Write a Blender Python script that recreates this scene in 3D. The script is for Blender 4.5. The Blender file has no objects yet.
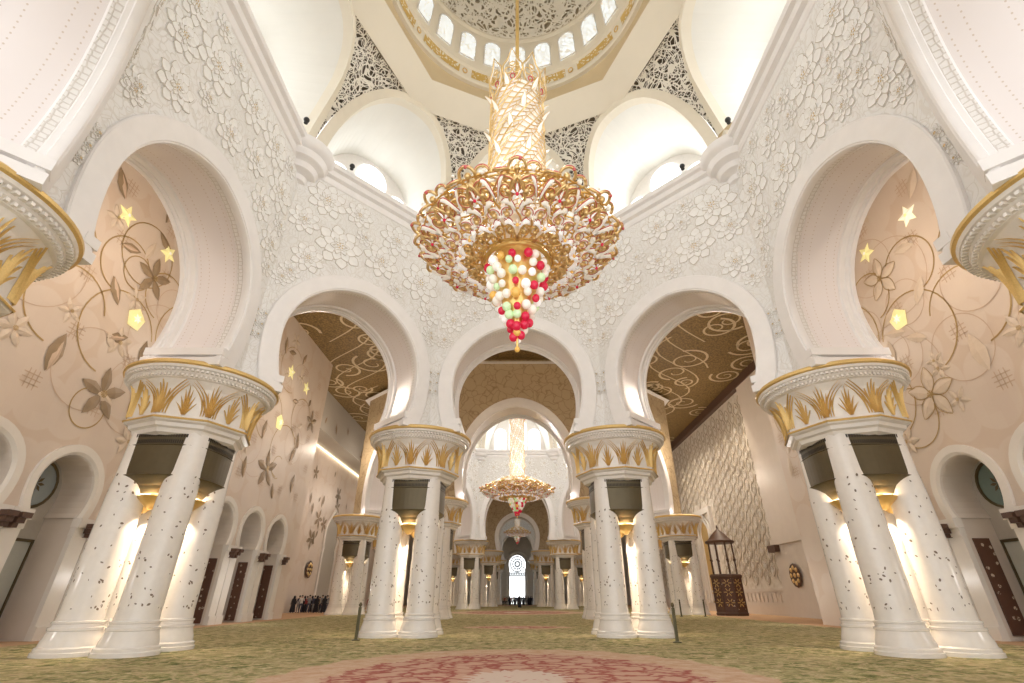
import bpy, bmesh, math, random
from math import sin, cos, pi, radians as R, sqrt, atan2, hypot
from mathutils import Vector, Matrix
from mathutils.geometry import tessellate_polygon
S = bpy.context.scene
COL = S.collection
random.seed(7)

# ------------------------------------------------------------------ materials
class NT:
    def __init__(s, name):
        s.m = bpy.data.materials.new(name); s.m.use_nodes = True
        s.t = s.m.node_tree; s.b = s.t.nodes['Principled BSDF']; s.out = s.t.nodes['Material Output']
    def n(s, typ, props=None, **ins):
        nd = s.t.nodes.new('ShaderNode' + typ)
        for k, v in (props or {}).items(): setattr(nd, k, v)
        for k, v in ins.items():
            key = int(k[1:]) if k[0] == 'i' and k[1:].isdigit() else k.replace('_', ' ')
            s.set(nd.inputs[key], v)
        return nd
    def set(s, inp, v):
        if isinstance(v, bpy.types.NodeSocket): s.t.links.new(v, inp)
        elif isinstance(v, bpy.types.Node): s.t.links.new(v.outputs[0], inp)
        else:
            if isinstance(v, tuple) and len(v) == 3 and inp.type == 'RGBA': v = (*v, 1)
            inp.default_value = v
    def math(s, op, a, b=0.0, c=0.0):
        nd = s.t.nodes.new('ShaderNodeMath'); nd.operation = op
        for i, v in enumerate((a, b, c)): s.set(nd.inputs[i], v)
        return nd.outputs[0]
    def mix(s, f, a, b):
        nd = s.t.nodes.new('ShaderNodeMix'); nd.data_type = 'RGBA'
        s.set(nd.inputs[0], f); s.set(nd.inputs[6], a); s.set(nd.inputs[7], b)
        return nd.outputs[2]
    def ramp(s, f, *stops):
        nd = s.t.nodes.new('ShaderNodeValToRGB'); s.set(nd.inputs[0], f)
        el = nd.color_ramp.elements
        while len(el) < len(stops): el.new(0.5)
        for e, (p, c) in zip(el, stops):
            e.position = p; e.color = (*c, 1) if len(c) == 3 else (c[0],) * 3 + (1,)
        return nd.outputs[0]
    def step(s, f, lo, hi):
        nd = s.t.nodes.new('ShaderNodeMapRange'); s.set(nd.inputs[0], f); nd.inputs[1].default_value = lo; nd.inputs[2].default_value = hi
        return nd.outputs[0]
    def obj(s): return s.t.nodes.new('ShaderNodeTexCoord').outputs['Object']
    def uv(s): return s.t.nodes.new('ShaderNodeTexCoord').outputs['UV']
    def bump(s, h, strength=.3, dist=.05):
        nd = s.n('Bump', Height=h, Strength=strength, Distance=dist); s.set(s.b.inputs['Normal'], nd)
    def fin(s, col=None, rough=None, metal=None, emit=None, es=None, spec=None):
        if col is not None: s.set(s.b.inputs['Base Color'], col)
        if rough is not None: s.set(s.b.inputs['Roughness'], rough)
        if metal is not None: s.set(s.b.inputs['Metallic'], metal)
        if emit is not None: s.set(s.b.inputs['Emission Color'], emit); s.set(s.b.inputs['Emission Strength'], es)
        if spec is not None: s.set(s.b.inputs['Specular IOR Level'], spec)
        return s.m

def simple(name, col, rough=.5, metal=0, emit=None, es=0, noise=0.06, scale=6):
    t = NT(name)
    nz = t.n('TexNoise', Vector=t.obj(), Scale=scale, Detail=3.0)
    c = t.mix(nz.outputs[0], tuple(max(0, x * (1 - noise)) for x in col), tuple(min(1, x * (1 + noise)) for x in col))
    return t.fin(c, rough, metal, emit, es)

M = {}
def mk():
    M['white'] = simple('white_marble', (.84, .80, .755), .2)
    M['arch_white'] = simple('polished_arch_plaster', (.86, .83, .81), .28, scale=2)
    M['cream'] = simple('cream_plaster', (.80, .73, .60), .6, noise=.03, scale=1)
    M['pale_plaster'] = simple('pale_plaster', (.80, .775, .71), .6, noise=.03, scale=1)
    M['tan'] = simple('tan_plaster', (.62, .49, .30), .6, scale=1)
    M['gold'] = simple('gold', (.80, .55, .20), .3, .75)
    M['gold_leaf'] = simple('gold_leaf', (.72, .50, .19), .42, .45, noise=.2, scale=30)
    M['pale_gold'] = simple('pale_gold', (.78, .56, .26), .28, .7, noise=.25, scale=9)
    M['bronze'] = simple('bronze', (.115, .09, .048), .36, .45, noise=.12, scale=3)
    M['bronze_dark'] = simple('bronze_slots', (.03, .022, .014), .6)
    M['lamp'] = simple('lit_lamp', (1, .9, .7), .5, emit=(1, .80, .5), es=14)
    M['petal'] = simple('relief_petal_marble', (.87, .855, .83), .45, scale=4)
    M['petal_line'] = simple('petal_edge_stone', (.50, .43, .34), .6)
    M['gold_dot'] = simple('gilt_stamen', (.62, .45, .2), .5, .3)
    M['leafin'] = simple('semi_precious_inlay', (.20, .15, .11), .35, noise=.4, scale=40)
    M['brown_leaf'] = simple('brown_mother_of_pearl_leaf', (.33, .24, .15), .45, noise=.25, scale=2.5)
    M['ring'] = simple('gilt_vine', (.48, .33, .14), .4, .3)
    M['faint'] = simple('faint_stone_inlay', (.60, .45, .33), .5)
    M['paleflower'] = simple('pale_stone_flower', (.70, .585, .47), .5)
    M['lit_yellow'] = simple('lit_glass_flower', (.9, .85, .45), .4, emit=(1, .84, .34), es=.2, noise=.15, scale=5)
    M['lit_white'] = simple('lit_glass_pale_flower', (.9, .9, .75), .4, emit=(1, .93, .66), es=.3)
    M['scroll'] = simple('ceiling_scroll_relief', (.66, .53, .33), .6)
    M['glass_warm'] = simple('warm_crystal', (.93, .88, .80), .15, emit=(1, .92, .82), es=.12)
    M['glass_white'] = simple('white_crystal', (.95, .93, .92), .12, emit=(1, .95, .93), es=.22)
    M['glass_green'] = simple('green_crystal', (.68, .86, .55), .12, emit=(.6, 1, .5), es=.12)
    M['glass_amber'] = simple('amber_crystal', (.85, .50, .12), .12, emit=(1, .6, .15), es=.1)
    M['glass_red'] = simple('ruby_crystal', (.60, .015, .06), .08, emit=(1, .02, .08), es=.12)
    M['rose_edge'] = simple('rose_glass_edge', (.62, .13, .12), .2, .1, emit=(1, .2, .15), es=.02)
    M['dark_wood'] = simple('dark_carved_wood', (.10, .05, .032), .5, noise=.3)
    M['sky_pane'] = simple('daylit_frosted_pane', (.85, .9, .95), .3, emit=(.93, .97, 1), es=1.7)
    M['blue_pane'] = simple('frosted_blue_grey_glass', (.33, .38, .40), .2)
    M['green_pane'] = simple('green_grey_glass', (.18, .25, .23), .2)
    M['door_glass'] = simple('grey_door_glass', (.48, .50, .47), .2)
    M['stone'] = simple('pale_beige_marble', (.72, .65, .58), .3, scale=1.2)
    M['stone_lt'] = simple('light_marble_pier', (.80, .76, .71), .3, scale=1.2)
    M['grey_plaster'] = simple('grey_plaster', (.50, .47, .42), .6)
    M['post'] = simple('olive_metal_post', (.10, .09, .045), .45, .3)
    M['black'] = simple('black_metal', (.02, .02, .02), .4)
    M['strip'] = simple('cove_light_strip', (1, .9, .7), .5, emit=(1, .86, .6), es=2.2)
    M['skin'] = simple('skin', (.5, .33, .24), .6)
    M['hair'] = simple('dark_hair', (.03, .022, .02), .7)
    for i, c in enumerate([(.02, .02, .03), (.06, .07, .12), (.75, .74, .72), (.35, .06, .07), (.25, .26, .28), (.45, .36, .27)]):
        M['cloth%d' % i] = simple('cloth_%s' % ['black', 'navy', 'white', 'red', 'grey', 'beige'][i], c, .85)
    # relief wall (dome hall inner faces): white plaster with fine swirling line work
    t = NT('carved_white_wall')
    o = t.obj(); w = t.n('TexNoise', Vector=o, Scale=.8, Detail=2.0)
    dv = t.n('VectorMath', {'operation': 'MULTIPLY_ADD'}, i0=w.outputs[1], i1=(1.6, 1.6, 1.6), i2=o)
    v = t.n('TexVoronoi', {'feature': 'DISTANCE_TO_EDGE'}, Vector=dv, Scale=2.1)
    wv = t.n('TexWave', Vector=dv, Scale=2.2, Distortion=5.0, Detail=2.0)
    e = t.step(v.outputs[0], 0.0, .035)
    wl = t.step(wv.outputs[1], .0, .25)
    c = t.mix(e, (.68, .64, .58), (.85, .835, .815))
    c = t.mix(wl, (.78, .75, .71), c)
    big = t.n('TexNoise', Vector=o, Scale=.5, Detail=1.0)
    c = t.mix(t.step(big.outputs[0], .35, .7), c, t.mix(.35, c, (.72, .69, .64)))
    t.bump(t.math('ADD', e, wl), .35, .03)
    M['carved'] = t.fin(c, .5)
    # brownish carved wall outside the dome halls
    t = NT('carved_tan_wall')
    o = t.obj(); w = t.n('TexNoise', Vector=o, Scale=.7, Detail=2.0)
    dv = t.n('VectorMath', {'operation': 'MULTIPLY_ADD'}, i0=w.outputs[1], i1=(2., 2., 2.), i2=o)
    v = t.n('TexVoronoi', {'feature': 'DISTANCE_TO_EDGE'}, Vector=dv, Scale=1.1)
    e = t.step(v.outputs[0], 0.0, .06)
    c = t.mix(e, (.30, .21, .11), (.46, .35, .21))
    t.bump(e, .5, .05)
    M['carved_tan'] = t.fin(c, .5)
    # relief wall in right aisle, trefoil scale pattern
    t = NT('trefoil_relief_wall')
    o = t.obj(); w = t.n('TexNoise', Vector=o, Scale=.6, Detail=0.0)
    dv = t.n('VectorMath', {'operation': 'MULTIPLY_ADD'}, i0=w.outputs[1], i1=(.7, .7, .7), i2=o)
    v2 = t.n('TexVoronoi', {'feature': 'F1'}, Vector=dv, Scale=1.6, Randomness=.8)
    c = t.mix(t.step(v2.outputs[0], .1, .6), (.66, .58, .48), (.78, .72, .64))
    t.bump(v2.outputs[0], .6, .1)
    M['trefoil'] = t.fin(c, .4)
    # mural wall: pinkish beige stone with faint tone blotches
    t = NT('mural_stone')
    o = t.obj(); w = t.n('TexNoise', Vector=o, Scale=.35, Detail=3.0)
    v = t.n('TexBrick', Vector=t.n('Mapping', Vector=o, Rotation=(0, R(90), 0)), Scale=1.0, Color1=(.70, .60, .52), Color2=(.68, .575, .495), Mortar=(.66, .54, .44), Mortar_Size=.004)
    v.inputs['Brick Width'].default_value = 1.2; v.inputs['Row Height'].default_value = .6
    v2 = t.n('TexVoronoi', {'feature': 'F1'}, Vector=o, Scale=.5, Randomness=.5)
    c = t.mix(t.step(w.outputs[0], .3, .75), v.outputs[0], (.74, .635, .54))
    c = t.mix(t.step(v2.outputs[0], .60, .63), c, t.mix(.35, c, (.62, .47, .35)))
    M['mural'] = t.fin(c, .4)
    # lattice with see-through holes
    for nm, sc, col, th in (('lattice', 4.6, (.86, .81, .71), .075), ('dome_lattice', 3.0, (.88, .83, .73), .11)):
        t = NT('pierced_' + nm)
        o = t.obj(); w = t.n('TexNoise', Vector=o, Scale=1.2, Detail=0.0)
        dv = t.n('VectorMath', {'operation': 'MULTIPLY_ADD'}, i0=w.outputs[1], i1=(.8, .8, .8), i2=o)
        v = t.n('TexVoronoi', {'feature': 'DISTANCE_TO_EDGE'}, Vector=dv, Scale=sc, Randomness=1.0)
        v2 = t.n('TexVoronoi', {'feature': 'DISTANCE_TO_EDGE'}, Vector=dv, Scale=sc * .55, Randomness=1.0)
        a = t.math('LESS_THAN', v.outputs[0], th)
        b = t.math('LESS_THAN', v2.outputs[0], th * 1.1)
        hole = t.math('SUBTRACT', 1.0, t.math('MAXIMUM', a, b))
        tr = t.n('BsdfTransparent'); mx = t.n('MixShader', i0=hole, i1=t.b.outputs[0], i2=tr)
        t.set(t.out.inputs[0], mx)
        M[nm] = t.fin(col, .5)
    M['lattice_back'] = simple('lattice_shadow_lining', (.13, .10, .065), .9)  # dark colour paints the shaded void seen through the lattice holes
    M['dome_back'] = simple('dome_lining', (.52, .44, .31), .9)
    # drum window: daylit glass behind white arabesque
    t = NT('arabesque_window')
    o = t.obj()
    v = t.n('TexVoronoi', {'feature': 'DISTANCE_TO_EDGE'}, Vector=o, Scale=3.6)
    f = t.step(v.outputs[0], .07, .13)
    M['arab_win'] = t.fin(t.mix(f, (.8, .77, .7), (.75, .85, .9)), .4, emit=t.mix(f, (.35, .34, .31), (.84, .92, .98)), es=.5)
    # gold calligraphy band
    t = NT('gilt_script_band')
    o = t.obj()
    w = t.n('TexNoise', Vector=o, Scale=2.0, Detail=1.0)
    dv = t.n('VectorMath', {'operation': 'MULTIPLY_ADD'}, i0=w.outputs[1], i1=(.8, .8, .8), i2=o)
    v = t.n('TexVoronoi', {'feature': 'DISTANCE_TO_EDGE'}, Vector=dv, Scale=3.6)
    f = t.step(v.outputs[0], .20, .25)
    M['script'] = t.fin(t.mix(f, (.66, .44, .13), (.86, .80, .66)), .4, .15)
    # ceiling: dark gold glittering
    t = NT('dark_gold_ceiling')
    o = t.obj()
    v = t.n('TexVoronoi', Vector=o, Scale=5.0)
    c = t.ramp(v.outputs[0], (0, (.36, .23, .075)), (.5, (.21, .13, .04)), (1, (.10, .06, .02)))
    t.bump(v.outputs[0], .4, .05)
    M['ceil'] = t.fin(c, .6, .1)
    # soffit with dotted lines, uses UV (arc length, depth)
    t = NT('polished_soffit')
    sp = t.n('SeparateXYZ', Vector=t.uv())
    u, vv = sp.outputs[0], sp.outputs[1]
    fu = t.math('SUBTRACT', t.math('FRACT', t.math('MULTIPLY', u, 6.0)), .5)
    res = None
    for d in (.70, 1.05, 1.75, 2.10):
        dy = t.math('MULTIPLY', t.math('SUBTRACT', vv, d), 7.0)
        r = t.math('SQRT', t.math('ADD', t.math('MULTIPLY', fu, fu), t.math('MULTIPLY', dy, dy)))
        m_ = t.math('LESS_THAN', r, .15)
        res = m_ if res is None else t.math('MAXIMUM', res, m_)
    nz = t.n('TexNoise', Vector=t.obj(), Scale=.7)
    c = t.mix(nz.outputs[0], (.83, .775, .76), (.86, .80, .78))
    c = t.mix(res, c, (.68, .58, .50))
    M['soffit'] = t.fin(c, .2)
    # band between soffit mouldings with fretwork
    t = NT('fret_band')
    sp = t.n('SeparateXYZ', Vector=t.uv())
    ch = t.n('TexVoronoi', {'feature': 'DISTANCE_TO_EDGE'}, Vector=t.n('Mapping', Vector=t.uv(), Scale=(6, 6, 1)), Scale=1.0, Randomness=.3)
    f = t.step(ch.outputs[0], .05, .15)
    t.bump(f, .5, .03)
    M['fret'] = t.fin(t.mix(f, (.68, .63, .58), (.84, .81, .78)), .4)
    # carpet
    t = NT('hand_knotted_carpet')
    o = t.obj()
    n1 = t.n('TexNoise', Vector=o, Scale=.45, Detail=4.0, Roughness=.65)
    n2 = t.n('TexNoise', Vector=o, Scale=2.3, Detail=6.0, Roughness=.78)
    n3 = t.n('TexVoronoi', {'feature': 'DISTANCE_TO_EDGE'}, Vector=t.n('VectorMath', {'operation': 'MULTIPLY_ADD'}, i0=n1.outputs[1], i1=(2.5, 2.5, 2.5), i2=o), Scale=1.4)
    n4 = t.n('TexVoronoi', {'feature': 'F1'}, Vector=o, Scale=4.5)
    green = t.ramp(n2.outputs[0], (.36, (.065, .085, .025)), (.46, (.20, .21, .075)), (.54, (.42, .37, .18)), (.62, (.68, .58, .38)))
    green = t.mix(t.math('MULTIPLY', t.step(n1.outputs[0], .45, .62), .55), green, (.44, .36, .20))
    green = t.mix(t.math('SUBTRACT', 1.0, t.step(n3.outputs[0], .02, .07)), green, (.50, .40, .24))
    green = t.mix(t.math('MULTIPLY', t.step(n4.outputs[0], .22, .12), .5), green, (.48, .24, .16))
    sp = t.n('SeparateXYZ', Vector=o)
    col = green
    for cy_, r0, sq in ((12.8, 5.8, 1.2), (33.0, 3.4, .45), (63.5, 8.0, 1.0), (113.9, 6.0, 1)):
        dy = t.math('MULTIPLY', t.math('SUBTRACT', sp.outputs[1], cy_), 1.0 / sq)
        dist = t.math('SQRT', t.math('ADD', t.math('MULTIPLY', sp.outputs[0], sp.outputs[0]), t.math('MULTIPLY', dy, dy)))
        ang = t.math('ARCTAN2', dy, sp.outputs[0])
        lob = t.math('MULTIPLY', t.math('ABSOLUTE', t.math('SINE', t.math('MULTIPLY', ang, 12.0))), .25)
        dist = t.math('ADD', dist, t.math('ADD', lob, t.math('MULTIPLY', t.math('SUBTRACT', n2.outputs[0], .5), .9)))
        peach = t.mix(t.step(n2.outputs[0], .35, .62), (.50, .31, .19), (.62, .46, .34))
        red = t.mix(t.step(n3.outputs[0], .16, .05), (.54, .34, .25), (.34, .10, .08))
        red = t.mix(t.step(n2.outputs[0], .50, .66), red, (.56, .36, .27))
        inner = t.mix(t.step(n4.outputs[0], .12, .3), (.50, .26, .22), (.62, .50, .42))
        in1 = t.math('LESS_THAN', dist, r0); in2 = t.math('LESS_THAN', dist, r0 * .76); in3 = t.math('LESS_THAN', dist, r0 * .22)
        col = t.mix(in1, col, peach); col = t.mix(in2, col, red); col = t.mix(in3, col, inner)
    edge = t.math('GREATER_THAN', t.math('ABSOLUTE', sp.outputs[0]), 18.7)
    col = t.mix(edge, col, t.mix(n2.outputs[0], (.50, .30, .17), (.58, .40, .26)))
    t.bump(n2.outputs[0], .3, .02)
    M['carpet'] = t.fin(col, .95, spec=.1)
    # carved dark wood screen with pale flowers
    t = NT('pierced_wood_screen')
    v = t.n('TexVoronoi', {'feature': 'F1'}, Vector=t.obj(), Scale=2.6, Randomness=.6)
    v2 = t.n('TexVoronoi', {'feature': 'DISTANCE_TO_EDGE'}, Vector=t.obj(), Scale=7.0)
    f = t.math('MULTIPLY', t.math('LESS_THAN', v.outputs[0], .20), t.step(v2.outputs[0], .05, .1))
    M['screen'] = t.fin(t.mix(f, (.12, .055, .035), (.62, .52, .42)), .5)
mk()

# ------------------------------------------------------------------ mesh builder
class MB:
    def __init__(s): s.v = []; s.f = []; s.m = []; s.uv = {}
    def add(s, vs, fs, mi=0, uvs=None):
        o = len(s.v); s.v += [tuple(p) for p in vs]
        for i, f in enumerate(fs):
            if uvs: s.uv[len(s.f)] = [uvs[k] for k in f]
            s.f.append(tuple(k + o for k in f)); s.m.append(mi)
    def box(s, x0, x1, y0, y1, z0, z1, mi=0):
        s.add([(x0, y0, z0), (x1, y0, z0), (x1, y1, z0), (x0, y1, z0), (x0, y0, z1), (x1, y0, z1), (x1, y1, z1), (x0, y1, z1)],
              [(0, 3, 2, 1), (4, 5, 6, 7), (0, 1, 5, 4), (1, 2, 6, 5), (2, 3, 7, 6), (3, 0, 4, 7)], mi)
    def lathe(s, prof, c=(0, 0), seg=24, mi=0, a0=0., a1=2 * pi, rot=0., cap=True):
        full = abs(a1 - a0 - 2 * pi) < 1e-6; n = seg if full else seg + 1
        vs = [(c[0] + r * cos(a0 + rot + (a1 - a0) * k / seg), c[1] + r * sin(a0 + rot + (a1 - a0) * k / seg), z) for r, z in prof for k in range(n)]
        fs = []
        for i in range(len(prof) - 1):
            for k in range(seg):
                a = i * n + k; b = i * n + (k + 1) % n
                fs.append((a, b, b + n, a + n))
        if cap and full:
            fs.append(tuple(range(n))[::-1]); fs.append(tuple((len(prof) - 1) * n + k for k in range(n)))
        s.add(vs, fs, mi)
    def tube(s, path, r, seg=6, mi=0, closed=False, taper=None):
        P = [Vector(p) for p in path]; n = len(P); vs = []; up = Vector((0, 0, 1))
        prev = None
        for i, p in enumerate(P):
            if closed: t = (P[(i + 1) % n] - P[i - 1])
            else: t = (P[min(i + 1, n - 1)] - P[max(i - 1, 0)])
            if t.length < 1e-9: t = Vector((0, 0, 1))
            t.normalize()
            a = prev if prev is not None else (up if abs(t.z) < .9 else Vector((1, 0, 0)))
            nn = a - t * a.dot(t)
            if nn.length < 1e-6: nn = t.orthogonal()
            nn.normalize(); bb = t.cross(nn); prev = nn
            rr = r * (taper(i / (n - 1)) if taper else 1)
            for k in range(seg):
                an = 2 * pi * k / seg; vs.append(p + (nn * cos(an) + bb * sin(an)) * rr)
        fs = []
        for i in range(n if closed else n - 1):
            for k in range(seg):
                a = i * seg + k; b = i * seg + (k + 1) % seg; j = ((i + 1) % n) * seg
                fs.append((a, b, j + (k + 1) % seg, j + k))
        if not closed: fs.append(tuple(range(seg))[::-1]); fs.append(tuple((n - 1) * seg + k for k in range(seg)))
        s.add(vs, fs, mi)
    def ball(s, c, r, seg=10, rings=6, mi=0, sz=1.0):
        prof = [(max(1e-4, r * sin(pi * i / rings)), c[2] - r * sz * cos(pi * i / rings)) for i in range(rings + 1)]
        s.lathe(prof, (c[0], c[1]), seg, mi, cap=False)
    def poly(s, pts, mi=0, flip=False):
        P = [Vector(p) for p in pts]
        for t in tessellate_polygon([P]):
            s.add([P[k] for k in (t if not flip else t[::-1])], [(0, 1, 2)], mi)
    def prism(s, pts, off, mi=0, mi_side=None):
        off = Vector(off); P = [Vector(p) for p in pts]; Q = [p + off for p in P]; n = len(P)
        s.poly(P, mi); s.poly(Q, mi)
        s.add(P + Q, [(i, (i + 1) % n, n + (i + 1) % n, n + i) for i in range(n)], mi if mi_side is None else mi_side)
    def loft(s, rows, mi=0, closed=False, uvs=None):
        n = len(rows[0]); vs = [p for r in rows for p in r]; fs = []
        for i in range(len(rows) - 1):
            for k in range(n if closed else n - 1):
                fs.append((i * n + k, i * n + (k + 1) % n, (i + 1) * n + (k + 1) % n, (i + 1) * n + k))
        s.add(vs, fs, mi, uvs)
    def mesh(s, name, mats, smooth=False):
        me = bpy.data.meshes.new(name); me.from_pydata(s.v, [], s.f)
        for m in mats: me.materials.append(M[m])
        me.polygons.foreach_set('material_index', s.m)
        if s.uv:
            ul = me.uv_layers.new(name='UVMap')
            for fi, us in s.uv.items():
                p = me.polygons[fi]
                for li, q in zip(p.loop_indices, us): ul.data[li].uv = q
        if smooth: me.polygons.foreach_set('use_smooth', [True] * len(me.polygons))
        me.update(); return me
    def build(s, name, mats, parent=None, smooth=False, loc=(0, 0, 0), rz=0):
        o = bpy.data.objects.new(name, s.mesh(name, mats if isinstance(mats, (list, tuple)) else [mats], smooth))
        COL.objects.link(o)
        if smooth:
            try:
                bm = bmesh.new(); bm.from_mesh(o.data); bmesh.ops.remove_doubles(bm, verts=bm.verts, dist=1e-5)
                for e in bm.edges:
                    if len(e.link_faces) == 2 and e.calc_face_angle(0) > R(40): e.smooth = False
                bm.to_mesh(o.data); bm.free()
            except Exception: pass
        o.location = loc; o.rotation_euler = (0, 0, rz); o.parent = parent
        return o

def tag(o, label=None, cat=None, group=None, kind=None):
    for k, v in (('label', label), ('category', cat), ('group', group), ('kind', kind)):
        if v: o[k] = v
    return o
def struct(o, label=None): return tag(o, label, kind='structure')
def empty(name, loc=(0, 0, 0), rz=0):
    o = bpy.data.objects.new(name, None); COL.objects.link(o); o.location = loc; o.rotation_euler = (0, 0, rz); o.empty_display_size = .2
    return o
def copy_tree(o, parent=None):
    c = o.copy(); COL.objects.link(c)
    if parent is not None: c.parent = parent
    for ch in KIDS.get(o.name, []): KIDS.setdefault(c.name, []).append(copy_tree(ch, c))
    return c
KIDS = {}
def index_kids():
    KIDS.clear()
    for o in S.objects:
        if o.parent: KIDS.setdefault(o.parent.name, []).append(o)

# ------------------------------------------------------------------ arch helpers
STRETCH = [1.0]
def arch(Rr, zc, zs, n=36, pt=.02):
    """horseshoe arch from right foot over to left foot, slight point at the crown; feet on z = zs"""
    a0 = -math.asin(min(.95, (zc - zs) / Rr)); out = []
    for i in range(n + 1):
        a = a0 + (pi - 2 * a0) * i / n
        x = Rr * cos(a); z = zc + Rr * sin(a)
        if sin(a) < 0: x = math.copysign(Rr * (1 - (1 - abs(cos(a))) * .5), x)
        q = max(0, 1 - abs(x) / (.62 * Rr))
        if a > 0 and a < pi: z += pt * Rr * q ** 1.6 + (STRETCH[0] - 1) * Rr * sin(a)
        out.append((x, z))
    return out

def flower_relief(mb, fr, w, z, size, rot, rnd, lift=.05, mi=(0, 1, 2)):
    """lotus rosette in raised petals: fr(w, z, d) -> world point, d towards the room"""
    for ring, (n, r0, r1, wd) in enumerate(((8, .40, 1.0, .25), (8, .14, .70, .20), (6, .0, .42, .13))):
        for k in range(n):
            a = rot + 2 * pi * (k + .5 * ring) / n
            ca, sa = cos(a), sin(a)
            prof = [(r0, 0), (r0 + (r1 - r0) * .3, .8), (r0 + (r1 - r0) * .6, 1), (r0 + (r1 - r0) * .85, .5), (r1, 0),
                    (r0 + (r1 - r0) * .85, -.5), (r0 + (r1 - r0) * .6, -1), (r0 + (r1 - r0) * .3, -.8)]
            L = lift * (1 + ring * .55)
            rim = []; 
            for rr, ww in prof:
                x, y = rr * size, ww * wd * size
                rim.append((w + x * ca - y * sa, z + x * sa + y * ca))
            cxp = (r0 + (r1 - r0) * .55) * size
            cc = (w + cxp * ca, z + cxp * sa)
            top = [fr(p[0] + (cc[0] - p[0]) * .10, p[1] + (cc[1] - p[1]) * .10, L) for p in rim]
            base = [fr(p[0], p[1], .0) for p in rim]
            outr = [fr(p[0], p[1], L * .9) for p in rim]
            mb.add(top + [fr(cc[0], cc[1], L * .35)], [(i, (i + 1) % 8, 8) for i in range(8)], mi[0])
            mb.add(outr + top, [(i, (i + 1) % 8, 8 + (i + 1) % 8, 8 + i) for i in range(8)], mi[1])
            mb.add(base + outr, [(i, (i + 1) % 8, 8 + (i + 1) % 8, 8 + i) for i in range(8)], mi[0])
    for k in range(5):
        a = 2 * pi * k / 5; r = .10 * size; q = .028 * size + .012
        p = (w + r * cos(a), z + r * sin(a))
        mb.add([fr(p[0] + q * cos(b), p[1] + q * sin(b), lift * 2.4) for b in (0, pi / 2, pi, 3 * pi / 2)], [(0, 1, 2, 3)], mi[2])

# ------------------------------------------------------------------ domed octagonal hall
SIDE = {0: 'east', 1: 'northeast', 2: 'north', 3: 'northwest', 4: 'west', 5: 'southwest', 6: 'south', 7: 'southeast'}
T225 = math.tan(pi / 8)

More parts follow.
